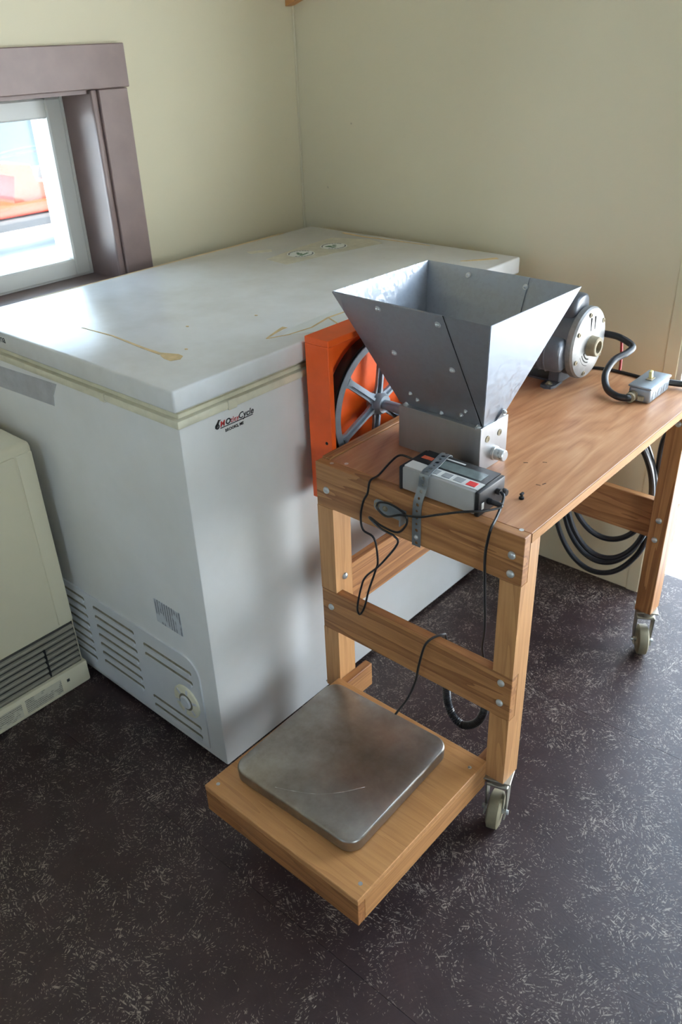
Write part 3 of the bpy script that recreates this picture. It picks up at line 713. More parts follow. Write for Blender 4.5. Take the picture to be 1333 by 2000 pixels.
for p in ((1.274, -1.275), (1.275, -0.955), (0.935, -1.285), (0.945, -0.942)):
    MB().lathe((p[0], p[1], PZ1), (0, 0, 1), [(0.0038, -0.0004), (0.0038, 0.0003), (0, 0.0005)], 12).build('screw', ['zinc'], tb)

# ================================================================== SCALE PLATFORM
sc = thing('bench_scale', 'flat square stainless steel weighing platform lying on the low wooden shelf', 'scale', (1.088, -1.097, PZ1))
Tsc = Matrix.Translation((1.085, -1.103, 0)) @ Matrix.Rotation(math.radians(1.6), 4, 'Z')
def rrect(hx, hy, r, z, n=7):
    out = []
    for cx, cy, a0 in ((hx-r, hy-r, 0), (-hx+r, hy-r, 90), (-hx+r, -hy+r, 180), (hx-r, -hy+r, 270)):
        for k in range(n+1):
            a = math.radians(a0+90*k/n); out.append((cx+r*math.cos(a), cy+r*math.sin(a), z))
    return out
mb = MB(Tsc); prof = [(0.1450, 0.1480, 0.028, PZ1+0.0035), (0.1462, 0.1492, 0.029, PZ1+0.0240), (0.1454, 0.1484, 0.0285, PZ1+0.0274), (0.1430, 0.1460, 0.027, PZ1+0.0290)]
loops = [rrect(*p) for p in prof]; n = len(loops[0])
for l_ in loops: mb.v += [Tsc @ Vector(p) for p in l_]
for k in range(len(loops)-1):
    for i in range(n): mb.f.append((k*n+i, k*n+(i+1) % n, (k+1)*n+(i+1) % n, (k+1)*n+i)); mb.mi.append(0)
mb.f.append(tuple(range((len(loops)-1)*n, len(loops)*n))); mb.mi.append(0)
mb.build('weighing_pan', ['stainless'], sc, 50)
MB(Tsc).box(-0.120, 0.120, -0.125, 0.125, PZ1+0.001, PZ1+0.018, 0.003).build('scale_base', ['indblack'], sc)
for sx in (-1, 1):
    for sy in (-1, 1): MB(Tsc).cyl((sx*0.105, sy*0.108, PZ1+0.0), (sx*0.105, sy*0.108, PZ1+0.004), 0.010, n=14).build('foot', ['rubber'], sc)
ar = spline([(1.043, -1.239, PZ1+0.0289), (1.068, -1.228, PZ1+0.0289), (1.094, -1.214, PZ1+0.0289), (1.118, -1.198, PZ1+0.0289), (1.148, -1.166, PZ1+0.0289), (1.168, -1.136, PZ1+0.0289)], 4)
MB().tube(ar, [0.00018+0.00035*((i*7) % 5 == 0) for i in range(len(ar))], 5).build('scratch', ['scratch'], sc)

# ================================================================== SCALE INDICATOR
IX0, IX1, IY1, IY0 = 1.072, 1.236, -0.910, -0.834; IZ = TZ+0.046
ind = thing('scale_indicator', 'grey and black digital weighing indicator strapped to the front of the tabletop', 'indicator', ((IX0+IX1)/2, (IY0+IY1)/2, TZ))
MB().box(IX0+0.006, IX1-0.009, IY1, IY0, TZ+0.002, IZ-0.0012, 0.003, 2).build('case', ['indgrey'], ind)
MB().box(IX0, IX0+0.0065, IY1-0.002, IY0+0.002, TZ+0.0005, IZ, 0.003, 2).build('end_cap', ['indblack'], ind)
MB().box(IX1-0.0095, IX1, IY1-0.002, IY0+0.002, TZ+0.0005, IZ, 0.003, 2).build('end_cap', ['indblack'], ind)
MB().box(IX0+0.0065, IX1-0.0095, -0.8795, IY0+0.003, IZ-0.0015, IZ-0.0001).build('face_plate', ['indblack'], ind, None)
kp = MB().box(IX0+0.0065, IX1-0.0095, -0.9035, -0.8797, IZ-0.0015, IZ-0.0001).build('keypad', ['indwhite'], ind, None)
MB().box(1.120, 1.214, -0.8745, -0.8485, IZ-0.0003, IZ+0.0004).build('display', ['lcd'], ind, None)
MB().box(1.124, 1.162, -0.8425, -0.8385, IZ-0.0003, IZ+0.0003).build('name_strip', ['indwhite'], ind, None)
MB().box(1.084, 1.106, -0.863, -0.852, IZ-0.0003, IZ+0.0003).build('logo_patch', ['logo'], ind, None)
for xc, m_ in ((1.1345, 'btn'), (1.160, 'btn'), (1.184, 'btn'), (1.209, 'btnred')):
    MB().box(xc-0.009, xc+0.009, -0.899, -0.884, IZ-0.0003, IZ+0.0006, 0.0004).build('button', [m_], kp)
for yc, zc in ((-0.857, TZ+0.027), (-0.883, TZ+0.020)):
    MB().cyl((IX1-0.0005, yc, zc), (IX1+0.007, yc, zc), 0.0055, n=14).build('socket', ['indblack'], ind)
MB().lathe((IX1-0.0005, -0.837, TZ+0.017), (1, 0, 0), [(0.007, 0), (0.007, 0.004), (0.0055, 0.008), (0, 0.008)], 14).build('side_knob', ['indblack'], ind)
MB().box(IX1-0.0003, IX1+0.0006, -0.9035, -0.897, TZ+0.012, TZ+0.024).build('port_label', ['indwhite'], ind, None)
# ---- perforated strap over the indicator
SW = 0.0092
path = [(1.1195, TY1-0.0018, 0.583), (1.1195, TY1-0.0018, 0.62), (1.1200, TY1-0.0018, 0.655), (1.1225, TY1-0.0015, 0.676), (1.1265, IY1-0.0055, 0.700), (1.1285, IY1-0.0045, IZ-0.002), (1.1275, IY1+0.006, IZ+0.0022), (1.1235, -0.875, IZ+0.0028), (1.1165, -0.842, IZ+0.0032), (1.1145, IY0+0.0075, IZ+0.001), (1.1140, IY0+0.0095, IZ-0.008), (1.1135, IY0+0.0105, TZ+0.012), (1.1135, IY0+0.018, TZ+0.0018), (1.1135, IY0+0.036, TZ+0.0012)]
SP = spline(path, 6)
def strap_mesh(P, w, hole_every, hr, th=0.0012):
    # resample to equal steps, ring of quads around an octagonal hole in each cell
    L_ = [0.0]
    for a, b in zip(P[:-1], P[1:]): L_.append(L_[-1]+(b-a).length)
    tot = L_[-1]; n = int(tot/hole_every)
    def at(s_):
        s_ = min(max(s_, 0), tot)
        for k in range(len(P)-1):
            if L_[k+1] >= s_: break
        q = (s_-L_[k])/max(1e-9, L_[k+1]-L_[k]); p = P[k].lerp(P[k+1], q); t_ = (P[k+1]-P[k]).normalized()
        return p, t_
    X_ = Vector((1, 0, 0)); mb = MB(); half = tot/n/2
    for c in range(n):
        sc_ = (c+0.5)*tot/n
        outer = [(-half, -w), (0, -w), (half, -w), (half, 0), (half, w), (0, w), (-half, w), (-half, 0)]
        hk = hr*(1.0 if c % 2 == 0 else 0.72)
        inner = [(hk*math.cos(a), hk*math.sin(a)) for a in [math.radians(225+45*k) for k in range(8)]]
        vs = []
        for sgn in (0, 1):
            for s_, x_ in outer+inner:
                p, t_ = at(sc_+s_); side = (X_-t_*X_.dot(t_)).normalized(); nn = side.cross(t_)
                vs.append(p+side*x_+nn*(th*sgn))
        fs = []
        for k in range(8):
            j = (k+1) % 8
            fs += [(k, j, 8+j, 8+k), (16+k, 24+k, 24+j, 16+j), (8+k, 8+j, 24+j, 24+k)]
            if k in (0, 1, 4, 5): fs.append((k, 16+k, 16+j, j))
        mb.add(vs, fs)
    return mb
stp = thing('hanger_strap', 'perforated steel hanger strap bent over the weighing indicator', 'strap', (1.1195, TY1-0.002, 0.583))
strap_mesh(SP, SW, 0.0125, 0.0036).build('strap_band', ['strapm'], stp, 40)
MB().hexbolt((1.1195, TY1-0.0025, 0.6015), (0, -1, 0), 0.0035, 0.003).build('strap_screw', ['zinc'], stp)

# ================================================================== CABLE CLEAT ON APRON
ck = thing('cable_cleat', 'small metal bracket on the front apron with black cable looped round it', 'bracket', (1.058, TY1, 0.615))
Tc = Matrix.Translation((1.058, TY1, 0.634)) @ Matrix.Rotation(math.radians(3), 4, 'Y')
mb = MB(Tc); pr = [(-0.034, -0.006), (-0.034, 0.006), (-0.030, 0.0105), (-0.024, 0.012), (0.037, 0.012), (0.037, -0.012), (-0.024, -0.012), (-0.030, -0.0105)]
mb.prism([(a, -0.0022, b) for a, b in pr], (0, 0.0021, 0)).build('plate', ['boxm'], ck)
MB(Tc).box(0.0345, 0.0372, -0.0175, -0.0010, -0.0125, 0.0125, 0.0006).build('flange', ['boxm'], ck)
for a in (-0.026, -0.008): MB(Tc).hexbolt((a, -0.0022, 0.0), (0, -1, 0), 0.0042, 0.004).build('cleat_screw', ['dirty'], ck)

# ================================================================== GRAIN MILL
MC = Vector((1.0545, -0.7325, TZ)); Tm = Matrix.Translation(MC) @ Matrix.Rotation(math.radians(-1.8), 4, 'Z')
ml = thing('grain_mill', 'roller grain mill with a galvanized sheet metal hopper standing on the table', 'mill', MC)
hx, hy, mh = 0.0885, 0.0425, 0.083
MB(Tm).box(-hx, hx, -hy, -hy+0.008, 0.0, mh, 0.0008).build('side_plate', ['alum'], ml)
MB(Tm).box(-hx, hx, hy-0.008, hy, 0.0, mh, 0.0008).build('side_plate', ['alum'], ml)
MB(Tm).box(-hx+0.0005, -hx+0.012, -hy+0.0082, hy-0.0082, 0.0, mh, 0.0006).build('end_plate', ['alum'], ml)
ep = MB(Tm).box(hx-0.003, hx+0.009, -hy-0.0002, hy+0.0012, 0.0, mh+0.003, 0.0008).build('end_plate', ['alum'], ml)
for yy in (-0.021, 0.017):
    MB(Tm).lathe((hx+0.009, yy, 0.060), (1, 0, 0), [(0.0062, -0.0005), (0.0062, 0.0012), (0.0038, 0.0012), (0.0034, 0.0004), (0, 0.0004)], 18).build('socket_screw', ['dirty'], ml)
MB(Tm).lathe((hx+0.009, 0.004, 0.024), (1, 0, 0), [(0.0135, -0.0005), (0.0135, 0.004), (0.0115, 0.005), (0.0105, 0.022), (0.009, 0.0235), (0, 0.0235)], 26).build('roller_shaft', ['zinc'], ml)
MB(Tm).box(-hx+0.013, hx-0.004, -hy+0.009, hy-0.009, 0.004, 0.030).build('roller_housing', ['dark'], ml, None)
for yy, zz in ((-0.018, 0.042), (0.020, 0.042)):
    MB(Tm).cyl((-hx+0.012, yy, zz), (hx-0.003, yy, zz), 0.0165, n=20).build('roller', ['castiron'], ml)
MB(Tm).box(-hx+0.002, hx-0.001, -hy-0.002, -hy+0.0195, mh, mh+0.003, 0.0006).build('top_plate', ['alum'], ml)
MB(Tm).box(-hx+0.002, hx-0.001, hy-0.0195, hy+0.002, mh, mh+0.003, 0.0006).build('top_plate', ['alum'], ml)
for xx, yy in ((-hx+0.012, -hy+0.007), (hx-0.002, -hy+0.006), (hx-0.002, hy-0.006), (-hx+0.012, hy-0.007)):
    MB(Tm).hexbolt((xx, yy, mh+0.0032), (0, 0, 1), 0.0042, 0.0035).build('top_screw', ['zinc'], ml)
# hopper
HTZ = 0.306; tx, ty = 0.1635, 0.1355; bxx, byy, BZ = 0.0930, 0.0300, mh+0.0035
# top centre is a touch behind the mill centre
tcx, tcy = -0.0025, 0.0065
def corner(sx, sy, top): return Vector((tcx+sx*tx, tcy+sy*ty, HTZ)) if top else Vector((sx*bxx, sy*byy, BZ))
hp = thing_part('hopper', ml, MC+Vector((0, 0, BZ)))
def sheet(a, b, c, d, th, lift=0.0):
    n_ = (Vector(b)-Vector(a)).cross(Vector(d)-Vector(a)).normalized()
    return MB(Tm).prism([Vector(p)+n_*lift for p in (a, b, c, d)], n_*th)
FL, FR, BR, BL = corner(-1, -1, 1), corner(1, -1, 1), corner(1, 1, 1), corner(-1, 1, 1)
fl_, fr_, br_, bl_ = corner(-1, -1, 0), corner(1, -1, 0), corner(1, 1, 0), corner(-1, 1, 0)
TH = 0.0011
sheet(fl_, fr_, FR, FL, TH).build('hopper_panel', ['galv'], hp, None)
sheet(fr_, br_, BR, FR, TH).build('hopper_panel', ['galv'], hp, None)
sheet(br_, bl_, BL, BR, TH).build('hopper_panel', ['galv'], hp, None)
sheet(bl_, fl_, FL, BL, TH).build('hopper_panel', ['galv'], hp, None)
s_t = FL.lerp(FR, 0.726); s_b = fl_.lerp(fr_, 0.985)
sheet(fl_, s_b, s_t, FL, 0.0016, TH+0.0002).build('lap_sheet', ['galv'], hp, None)
sheet(s_b, s_b.lerp(fr_, 0.9), s_t.lerp(FR, 0.018), s_t, 0.0003, TH+0.0001).build('lap_seam', ['dark'], hp, None)
# fold-over lap on the inside of the rear panel
q0, q1 = BL.lerp(BR, 0.335), BL.lerp(BR, 0.695); p0_, p1_ = bl_.lerp(br_, 0.10), bl_.lerp(br_, 0.90)
n_in = -(bl_-br_).cross(BR-br_).normalized()
MB(Tm).prism([p+n_in*0.0003 for p in (p0_, p1_, q1, q0)], n_in*0.0014).build('lap_sheet', ['galv'], hp, None)
Ti = Tm.inverted()
nf = (fr_-fl_).cross(FL-fl_).normalized()
for p in ((0.985, -0.857, 0.968), (1.109, -0.856, 0.965), (0.989, -0.813, 0.883), (1.113, -0.812, 0.880), (0.996, -0.769, 0.798), (1.009, -0.764, 0.787), (1.060, -0.756, 0.774), (1.106, -0.762, 0.784), (1.119, -0.768, 0.796)):
    q = Ti @ Vector(p); d_ = (q-fl_).dot(nf); q = q-nf*d_+nf*0.0026
    small = p[2] < 0.80
    MB(Tm).hexbolt(q, nf, 0.0030 if small else 0.0043, 0.0036).build('hopper_bolt', ['zinc'], hp)
nb = (bl_-br_).cross(BR-br_).normalized()
for p in ((0.993, -0.592, 0.968), (1.118, -0.594, 0.964)):
    q = Ti @ Vector(p); d_ = (q-br_).dot(nb); q = q-nb*d_-nb*0.0001
    ni = -nb
    MB(Tm).hexbolt(q+ni*0.0015, ni, 0.0038, 0.0035).build('hopper_bolt', ['zinc'], hp)
# mounting tabs
tabm = MB(Tm); tabm.prism([(bxx+0.002, 0.006, mh+0.003), (bxx+0.002, 0.026, mh+0.003), (bxx+0.012, 0.022, mh+0.024), (bxx+0.012, 0.012, mh+0.024)], (0.0015, 0, 0)).box(bxx-0.004, bxx+0.004, 0.006, 0.026, mh+0.003, mh+0.0046)
tabm.build('mounting_tab', ['galv'], hp, None)
MB(Tm).hexbolt((bxx+0.0125, 0.0155, mh+0.019), (1, 0, 0.3), 0.004, 0.004).build('hopper_bolt', ['zinc'], hp)
# drive shaft and big spoked pulley
PYC, PZC, PXC = -0.706, 0.718, 0.860
MB().cyl((0.872, PYC, PZC), (0.972, PYC, PZC), 0.0105, n=20).build('drive_shaft', ['castiron'], ml)
pl = thing_part('pulley', ml, (PXC, PYC, PZC))
PR = 0.139
MB().lathe((PXC-0.022, PYC, PZC), (1, 0, 0), [(PR-0.015, 0), (PR-0.001, 0), (PR, 0.0015), (PR-0.010, 0.005), (PR-0.010, 0.025), (PR, 0.0285), (PR-0.001, 0.030), (PR-0.015, 0.030), (PR-0.017, 0.022), (PR-0.017, 0.008)], 64, closed=True).build('rim', ['castiron'], pl)
MB().lathe((PXC-0.014, PYC, PZC), (1, 0, 0), [(0.008, 0), (0.020, 0), (0.022, 0.003), (0.022, 0.026), (0.018, 0.032), (0.008, 0.032)], 28).build('hub', ['castiron'], pl)
for k in range(6):
    a = 2*PI*k/6+math.radians(22); cs, sn = math.cos(a), math.sin(a)
    u_ = Vector((0, cs, sn)); v_ = Vector((0, -sn, cs)); c0 = Vector((PXC, PYC, PZC))
    def sp_poly(hw0, hw1, r0, r1, x): return [c0+u_*r0-v_*hw0+Vector((x, 0, 0)), c0+u_*r0+v_*hw0+Vector((x, 0, 0)), c0+u_*(r0+0.02)+v_*hw1+Vector((x, 0, 0)), c0+u_*(r1-0.016)+v_*hw1+Vector((x, 0, 0)), c0+u_*r1+v_*(hw0+0.004)+Vector((x, 0, 0)), c0+u_*r1-v_*(hw0+0.004)+Vector((x, 0, 0)), c0+u_*(r1-0.016)-v_*hw1+Vector((x, 0, 0)), c0+u_*(r0+0.02)-v_*hw1+Vector((x, 0, 0))]
    mb = MB().prism(sp_poly(0.012, 0.0085, 0.018, PR-0.015, -0.004), (0.006, 0, 0)).prism(sp_poly(0.003, 0.0025, 0.018, PR-0.017, 0.002), (0.006, 0, 0))
    mb.build('spoke', ['castiron'], pl)

# ---- drive belt and orange guard
MY, MZ = -0.268, 0.768        # motor axis
def belt_path(r1, r2, n=40):
    c1, c2 = Vector((PYC, PZC)), Vector((MY, MZ)); d = c2-c1; D = d.length; th = math.atan2(d.y, d.x); al = math.acos((r1-r2)/D); out = []
    for k in range(n+1):
        a = th+al+(2*PI-2*al)*k/n; out.append((c1.x+r1*math.cos(a), c1.y+r1*math.sin(a)))
    for k in range(13):
        a = th-al+2*al*k/12; out.append((c2.x+r2*math.cos(a), c2.y+r2*math.sin(a)))
    return out
bo, bi = belt_path(PR+0.004, 0.034), belt_path(PR-0.007, 0.023)
mb = MB(); n = len(bo)
vs = [(PXC+x_, y, z) for x_, ring in ((-0.0180, bo), (0.0045, bo), (0.0020, bi), (-0.0155, bi)) for y, z in ring]
fs = []
for k in range(4):
    a, b = k*n, ((k+1) % 4)*n
    fs += [(a+i, a+(i+1) % n, b+(i+1) % n, b+i) for i in range(n)]
mb.add(vs, fs); tag(mb.build('drive_belt', ['rubber']), 'black rubber drive belt around the spoked pulley inside the orange guard', 'belt')
GX0, GX1, GY1, GZ1 = 0.8215, 0.8795, -0.870, 0.8945
gd = thing('belt_guard', 'orange painted wooden belt guard beside the table in front of the freezer', 'guard', (0.85, -0.55, 0.55))
GB = 0.420; GZB = 0.56
MB().box(GX0, GX1, GY1, GY1+0.0125, GZB, GZ1-0.0128, 0.001).build('front_board', ['orange'], gd)
MB().box(GX0, GX1, GY1, -0.46, GZ1-0.0125, GZ1, 0.001).build('top_board', ['orange'], gd)
MB().prism([(GX0, -0.4598, GZ1-0.0125), (GX0, -0.4598, GZ1), (GX0, -0.190, 0.822), (GX0, -0.190, 0.809)], (GX1-GX0, 0, 0)).build('sloped_board', ['orange'], gd)
MB().prism([(GX0, GY1+0.0127, GZB), (GX0, GY1+0.0127, GZ1-0.0127), (GX0, -0.46, GZ1-0.0127), (GX0, -0.205, 0.808), (GX0, -0.205, 0.60), (GX0, -0.45, GZB)], (0.010, 0, 0)).build('back_panel', ['orange'], gd)
MB().box(GX0, GX1, -0.2046, -0.1925, 0.60, 0.808, 0.001).build('rear_board', ['orange'], gd)
MB().box(GX0+0.0105, GX1-0.0005, GY1+0.0128, GY1+0.030, 0.60, 0.662, 0.001).build('cleat_block', ['oak_z'], gd)
MB().bolt((0.866, GY1, 0.690), (0, -1, 0), 0.0032, 0.002).build('screw', ['dark'], gd)

# ================================================================== MOTOR
mo = thing('electric_motor', 'grey electric motor with capacitor housings at the back of the table', 'motor', (0.99, MY, TZ))
R0 = 0.078
MB().lathe((0.905, MY, MZ), (1, 0, 0), [(0.0, 0), (0.070, 0), (0.074, 0.006), (0.074, 0.175), (0.070, 0.178), (0, 0.178)], 48).build('housing', ['motor'], mo)
bell = MB().lathe((1.079, MY, MZ), (1, 0, 0), [(0.074, 0.0), (0.0785, 0.002), (0.0785, 0.014), (0.075, 0.0185), (0.060, 0.0215), (0.045, 0.0225), (0.027, 0.0235), (0.0, 0.0235)], 48).build('end_bell', ['bell'], mo)
MB().lathe((0.889, MY, MZ), (1, 0, 0), [(0.0, 0.0), (0.045, 0.0), (0.074, 0.006), (0.0785, 0.014), (0.0785, 0.020)], 48).build('end_bell', ['bell'], mo)
MB().lathe((1.100, MY-0.002, MZ-0.004), (1, 0, 0), [(0.024, 0), (0.022, 0.004), (0.021, 0.020), (0.019, 0.022), (0.0135, 0.022), (0.0130, 0.008), (0, 0.008)], 30).build('bearing_cap', ['dirty'], bell)
for a in (35, 100, 150, 205, 255, 325):
    q = math.radians(a)
    MB().lathe((1.0975, MY+0.0655*math.cos(q), MZ+0.0655*math.sin(q)), (1, 0, 0), [(0.0052, 0.0), (0.0052, 0.0042), (0.003, 0.0045), (0.003, 0.003), (0, 0.003)], 12).build('bell_screw', ['dirty'], bell)
for k in range(4):      # curved cooling slots, lower left
    rr_ = 0.034+0.0072*k; pts = [(1.1018-0.0009*k, MY+rr_*math.cos(math.radians(d_)), MZ+rr_*math.sin(math.radians(d_))) for d_ in range(205, 262, 7)]
    MB().tube(pts, 0.0016, 6).build('cooling_slot', ['dark'], bell)
for yy in (-0.008, 0.010):
    MB().box(1.1000, 1.1026, MY+yy-0.0012, MY+yy+0.0012, MZ+0.030, MZ+0.058).build('cooling_slot', ['dark'], bell, None)
MB().cyl((0.836, MY, MZ), (0.890, MY, MZ), 0.008, n=16).build('motor_shaft', ['zinc'], mo)
MB().lathe((PXC-0.022, MY, MZ), (1, 0, 0), [(0.009, 0), (0.034, 0), (0.022, 0.005), (0.022, 0.024), (0.034, 0.029), (0.009, 0.029)], 28).build('motor_pulley', ['castiron'], mo)
def cap_cover(name, x0, x1, direction, mat):
    # half-round capacitor hump lying along the motor
    d = Vector(direction).normalized(); side = Vector((1, 0, 0)).cross(d)
    c = Vector((0, MY, MZ))+d*0.072; prof = []
    for k in range(13):
        a = math.radians(-90+180*k/12); prof.append((side*math.sin(a)*0.036, d*(0.004+math.cos(a)**0.6*0.030 if abs(math.cos(a)) > 1e-6 else 0.004)))
    base_ = [(side*0.036, -d*0.02), (side*-0.036, -d*0.02)]
    loop = [a+b for a, b in prof]+[a+b for a, b in base_]
    mb = MB(); cen = sum(loop, Vector())/len(loop)
    st_ = [(x0, 0.75), (x0+0.008, 1.0), (x1-0.014, 1.0), (x1-0.004, 0.93), (x1, 0.75)]
    n_ = len(loop)
    for x_, s_ in st_:
        mb.v += [c+Vector((x_, 0, 0))+cen+(p-cen)*s_ for p in loop]
    for k in range(len(st_)-1):
        for i in range(n_): mb.f.append((k*n_+i, k*n_+(i+1) % n_, (k+1)*n_+(i+1) % n_, (k+1)*n_+i)); mb.mi.append(0)
    mb.f.append(tuple(range(n_))); mb.mi.append(0); mb.f.append(tuple(range((len(st_)-1)*n_, len(st_)*n_))); mb.mi.append(0)
    return mb.build(name, [mat], mo, 45)
cap_cover('capacitor_cover', 0.930, 1.078, (0, -0.10, 1), 'motorcap')
cc = cap_cover('capacitor_cover', 0.940, 1.080, (0, -1, -0.16), 'motor')
for xx in (1.030, 1.046):
    pts = []
    d = Vector((0, -1, -0.16)).normalized(); side = Vector((1, 0, 0)).cross(d); c = Vector((xx, MY, MZ))+d*0.072
    for k in range(11):
        a = math.radians(-80+160*k/10); pts.append(c+side*math.sin(a)*0.0362+d*(0.0045+math.cos(a)**0.6*0.0302))
    MB().tube(pts, 0.0018, 6).build('cover_rib', ['motor'], cc)
MB().hexbolt((0.995, MY-0.085, MZ+0.036), (0, -0.5, 1), 0.005, 0.006).build('cover_screw', ['dirty'], mo)
MB().hexbolt((1.035, MY-0.034, MZ+0.074), (0, -0.3, 1), 0.004, 0.004).build('cover_screw', ['dirty'], mo)
ft = MB()
for xx in (0.945, 1.045):
    for s_ in (-1, 1):
        ft.prism([(xx-0.014, MY+s_*0.030, TZ), (xx+0.014, MY+s_*0.030, TZ), (xx+0.017, MY+s_*0.066, TZ), (xx+0.013, MY+s_*0.080, TZ), (xx, MY+s_*0.085, TZ), (xx-0.013, MY+s_*0.080, TZ), (xx-0.017, MY+s_*0.066, TZ)], (0, 0, 0.006))
    ft.box(xx-0.014, xx+0.014, MY-0.045, MY+0.045, TZ+0.004, MZ-0.062, 0.002)
ft.box(0.935, 1.055, MY-0.040, MY+0.040, TZ, TZ+0.005)
ft.build('mounting_foot', ['motor'], mo)
for xx in (0.945, 1.045):
    for s_ in (-1, 1): MB().hexbolt((xx, MY+s_*0.066, TZ+0.006), (0, 0, 1), 0.0062, 0.005).build('foot_bolt', ['dirty'], mo)

# ================================================================== SWITCH BOX
BX0, BX1, BY1, BY0, BZ1 = 1.214, 1.262, -0.305, -0.203, TZ+0.036
sb = thing('switch_box', 'small steel electrical switch box with ivory toggle on the table corner', 'switch box', ((BX0+BX1)/2, (BY0+BY1)/2, TZ))
MB().box(BX0, BX1, BY1, BY0, TZ, BZ1-0.004, 0.006, 3).build('box_body', ['boxm'], sb)
MB().box(BX0-0.0015, BX1+0.0015, BY1-0.0015, BY0+0.0015, BZ1-0.0055, BZ1, 0.0025, 2).build('cover_plate', ['boxm'], sb)
MB().box(1.231, 1.245, -0.264, -0.244, BZ1, BZ1+0.002, 0.0008).build('toggle_bezel', ['dirty'], sb)
MB().box(1.2345, 1.2415, -0.259, -0.249, BZ1+0.001, BZ1+0.019, 0.002, 2, R=Matrix.Rotation(0.25, 3, 'X')).build('toggle', ['toggle'], sb)
for yc in (-0.284, -0.255, -0.226):
    MB().lathe((BX1, yc, TZ+0.015), (1, 0, 0), [(0.0098, -0.0004), (0.0098, 0.0006), (0.0082, 0.0006), (0.0080, 0.0001), (0, 0.0001)], 20).build('knockout', ['boxm'], sb)
MB().lathe((1.226, BY1, TZ+0.013), (0, -1, 0), [(0.0115, -0.001), (0.0115, 0.004), (0.009, 0.004), (0.009, 0.013), (0.0105, 0.013), (0.0105, 0.018), (0, 0.018)], 20).build('cable_clamp', ['dirty'], sb)
MB().box(1.238, 1.250, BY1-0.006, BY1+0.001, TZ+0.006, TZ+0.016, 0.001).build('clamp_ear', ['dirty'], sb)

# ================================================================== CABLES
def cable(name, pts, r, label, sub=8, n=10, mat='cableblk', cat='cable'):
    return tag(MB().tube(spline(pts, sub), r, n).build(name, [mat]), label, cat)
cable('motor_cable', [(1.078, -0.188, 0.771), (1.092, -0.188, 0.768), (1.128, -0.185, 0.765), (1.163, -0.190, 0.753), (1.164, -0.213, 0.745), (1.151, -0.250, 0.735), (1.151, -0.285, 0.714), (1.170, -0.312, 0.695), (1.198, -0.328, 0.690), (1.220, -0.328, 0.690), (1.226, -0.322, 0.690)], 0.0075, 'thick black cable curling from the motor to the switch box', 10, 12)
# supply cable leaving the box, then hanging in loops behind the rear rail
coilpts = [(1.238, -0.204, 0.693), (1.262, -0.190, 0.690), (1.300, -0.172, 0.686), (1.335, -0.150, 0.672), (1.345, -0.132, 0.62), (1.300, -0.128, 0.58), (1.250, -0.122, 0.54), (1.240, -0.116, 0.47), (1.246, -0.112, 0.38)]
loops_ = [(1.115, 0.135, 0.095), (1.128, 0.118, 0.140), (1.140, 0.112, 0.165), (1.146, 0.104, 0.232)]   # centre x, half width, bottom z
for li, (cx, hw, bz) in enumerate(loops_):
    top = 0.56-0.012*li; cz = (top+bz)/2; hz = (top-bz)/2; yy = -0.112-0.013*li
    for k in range(1, 17):
        a = -2*PI*k/16
        if li == len(loops_)-1 and k > 11: break
        coilpts.append((cx+hw*math.cos(a), yy-0.013*k/16, cz+hz*math.sin(a)))
cable('supply_cable', coilpts, 0.0072, 'thick black supply cable hanging in loops behind the rear table rail', 6, 10)
cable('red_wire', [(1.108, -0.118, 0.735), (1.113, -0.120, 0.700), (1.115, -0.122, 0.668), (1.114, -0.124, 0.62)], 0.0035, 'short red wire hanging behind the back edge of the table', 6, 8, 'redwire', 'wire')
cable('thin_lead', [(1.060, -0.190, 0.6808), (1.085, -0.176, 0.6808), (1.12, -0.170, 0.6808), (1.16, -0.172, 0.6808), (1.195, -0.176, 0.6808)], 0.0036, 'thin black lead lying on the table behind the switch box', 6, 8)
# indicator supply lead looped round the cleat
c1 = [(1.073, -0.845, 0.700), (1.047, -0.840, 0.700), (1.020, -0.840, 0.699), (1.010, -0.856, 0.688), (1.014, -0.895, 0.6795), (1.016, -0.922, 0.6795), (1.013, -0.9265, 0.655), (1.003, -0.927, 0.635), (0.996, -0.927, 0.601), (1.001, -0.927, 0.574), (1.027, -0.927, 0.565), (1.035, -0.927, 0.520), (1.029, -0.927, 0.494), (1.012, -0.927, 0.443), (1.000, -0.927, 0.397), (0.987, -0.927, 0.372), (0.982, -0.928, 0.388), (0.995, -0.929, 0.445), (1.009, -0.931, 0.475), (1.044, -0.931, 0.516), (1.084, -0.931, 0.577), (1.078, -0.932, 0.592), (1.066, -0.933, 0.595), (1.045, -0.933, 0.598), (1.024, -0.934, 0.610), (1.029, -0.937, 0.614), (1.056, -0.937, 0.606), (1.088, -0.936, 0.606), (1.106, -0.935, 0.626), (1.107, -0.935, 0.644), (1.092, -0.935, 0.653), (1.066, -0.934, 0.656), (1.045, -0.934, 0.650), (1.043, -0.936, 0.639), (1.065, -0.938, 0.631), (1.096, -0.938, 0.645), (1.136, -0.9365, 0.655), (1.175, -0.935, 0.673), (1.212, -0.928, 0.688), (1.240, -0.912, 0.692), (1.258, -0.893, 0.6945), (1.262, -0.884, 0.6965), (1.244, -0.883, 0.697)]
ic = thing('indicator_lead', 'thin black lead looping down the front of the table from the indicator', 'cable', (1.03, -0.927, 0.372))
MB().tube(spline(c1, 6), 0.0021, 7).build('lead', ['cableblk'], ic)
MB().lathe((IX1+0.0072, -0.883, TZ+0.020), (1, 0, 0), [(0.0048, 0), (0.0048, 0.012), (0.0032, 0.020), (0, 0.020)], 12).build('plug', ['indblack'], ic)
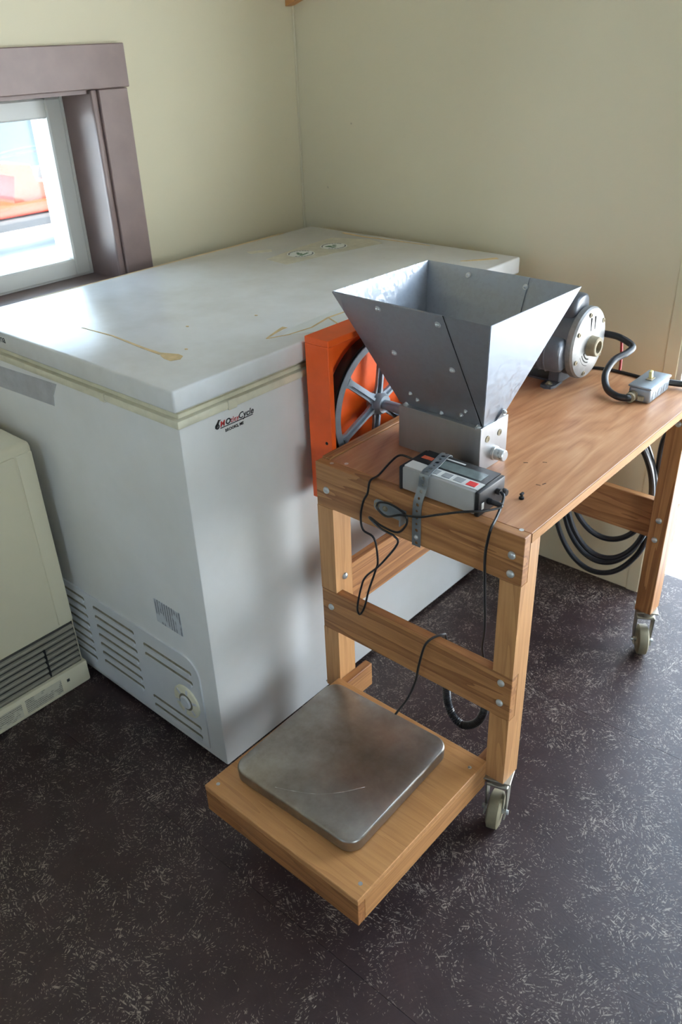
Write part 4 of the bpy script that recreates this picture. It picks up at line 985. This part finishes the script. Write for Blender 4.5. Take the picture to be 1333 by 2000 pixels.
# load cell cable: straight leads and a coiled length hanging behind the front rail
lc = thing('load_cell_cable', 'black load cell cable with a coiled section hanging under the front rail', 'cable', (1.2, -0.87, 0.15))
MB().tube(spline([(1.2435, -0.857, 0.704), (1.252, -0.862, 0.703), (1.257, -0.874, 0.695), (1.266, -0.905, 0.686), (1.271, -0.928, 0.679), (1.2665, -0.9285, 0.655), (1.263, -0.928, 0.62), (1.2645, -0.925, 0.556), (1.258, -0.905, 0.460), (1.247, -0.890, 0.40), (1.244, -0.878, 0.363), (1.244, -0.868, 0.30), (1.243, -0.860, 0.255)], 6), 0.0024, 8).build('straight_lead', ['cableblk'], lc)
cpts = spline([(1.243, -0.860, 0.265), (1.242, -0.860, 0.216), (1.227, -0.860, 0.178), (1.198, -0.860, 0.153), (1.172, -0.860, 0.162), (1.157, -0.860, 0.195), (1.153, -0.860, 0.245), (1.153, -0.860, 0.268)], 40)
hel = []; ll = 0.0; u = Vector((0, 1, 0))
for k in range(len(cpts)-1):
    t_ = (cpts[k+1]-cpts[k]); L_ = t_.length; t_.normalize(); w_ = t_.cross(u).normalized()
    for q in range(3):
        ph = 2*PI*(ll+L_*q/3)/0.0046
        hel.append(cpts[k].lerp(cpts[k+1], q/3)+(u*math.cos(ph)+w_*math.sin(ph))*0.0066)
    ll += L_
MB().tube(hel, 0.0021, 5).build('coiled_section', ['cableblk'], lc)
MB().tube(spline([(1.153, -0.860, 0.268), (1.156, -0.868, 0.330), (1.163, -0.884, 0.380), (1.165, -0.897, 0.3915), (1.160, -0.912, 0.394), (1.155, -0.925, 0.391), (1.149, -0.934, 0.376), (1.142, -0.940, 0.332), (1.135, -0.940, 0.290), (1.122, -0.945, 0.245), (1.103, -0.952, 0.204), (1.094, -0.960, 0.183), (1.092, -0.972, 0.178)], 6), 0.0024, 8).build('straight_lead', ['cableblk'], lc)
# coiled cord lying behind the indicator
hel = []
A_, B_ = Vector((1.092, -0.802, TZ+0.0105)), Vector((1.185, -0.797, TZ+0.0105)); N = 22*10
for k in range(N+1):
    q = k/N; ph = 2*PI*22*q; p = A_.lerp(B_, q); hel.append(p+Vector((0, math.cos(ph), math.sin(ph)))*0.0078)
co = thing('coiled_cord', 'black coiled cord lying between the indicator and the mill', 'cord', (1.135, -0.80, TZ))
MB().tube(hel, 0.0024, 6).build('coil', ['cableblk'], co)
MB().tube(spline([(1.185, -0.797+0.0078, TZ+0.0105), (1.196, -0.797, TZ+0.010), (1.204, -0.805, TZ+0.007), (1.203, -0.818, TZ+0.005), (1.196, -0.826, TZ+0.0045)], 6), 0.0035, 8).build('cord_end', ['cableblk'], co)
# dropped black knob on the tabletop
kb = thing('thumb_screw', 'tiny black thumb screw lying on the tabletop right of the indicator', 'screw', (1.258, -0.812, TZ))
MB().lathe((1.258, -0.812, TZ), (0, 0, 1), [(0.0045, 0.0), (0.0045, 0.003), (0.0025, 0.0042), (0.0025, 0.009), (0, 0.009)], 12).build('screw_head', ['dark'], kb)
MB().box(1.2555, 1.2605, -0.8165, -0.8075, TZ+0.0075, TZ+0.0115, 0.001).build('screw_wing', ['dark'], kb)

# a few dark gouges in the tabletop
for (x, y, a) in ((1.195, -0.690, 0.6), (1.222, -0.668, 0.5), (1.262, -0.742, 1.2), (1.256, -0.752, 0.2)):
    MB().box(x-0.004, x+0.004, y-0.0008, y+0.0008, TZ-0.0003, TZ+0.0002, R=Matrix.Rotation(a, 3, 'Z')).build('gouge', ['dark'], tb, None)
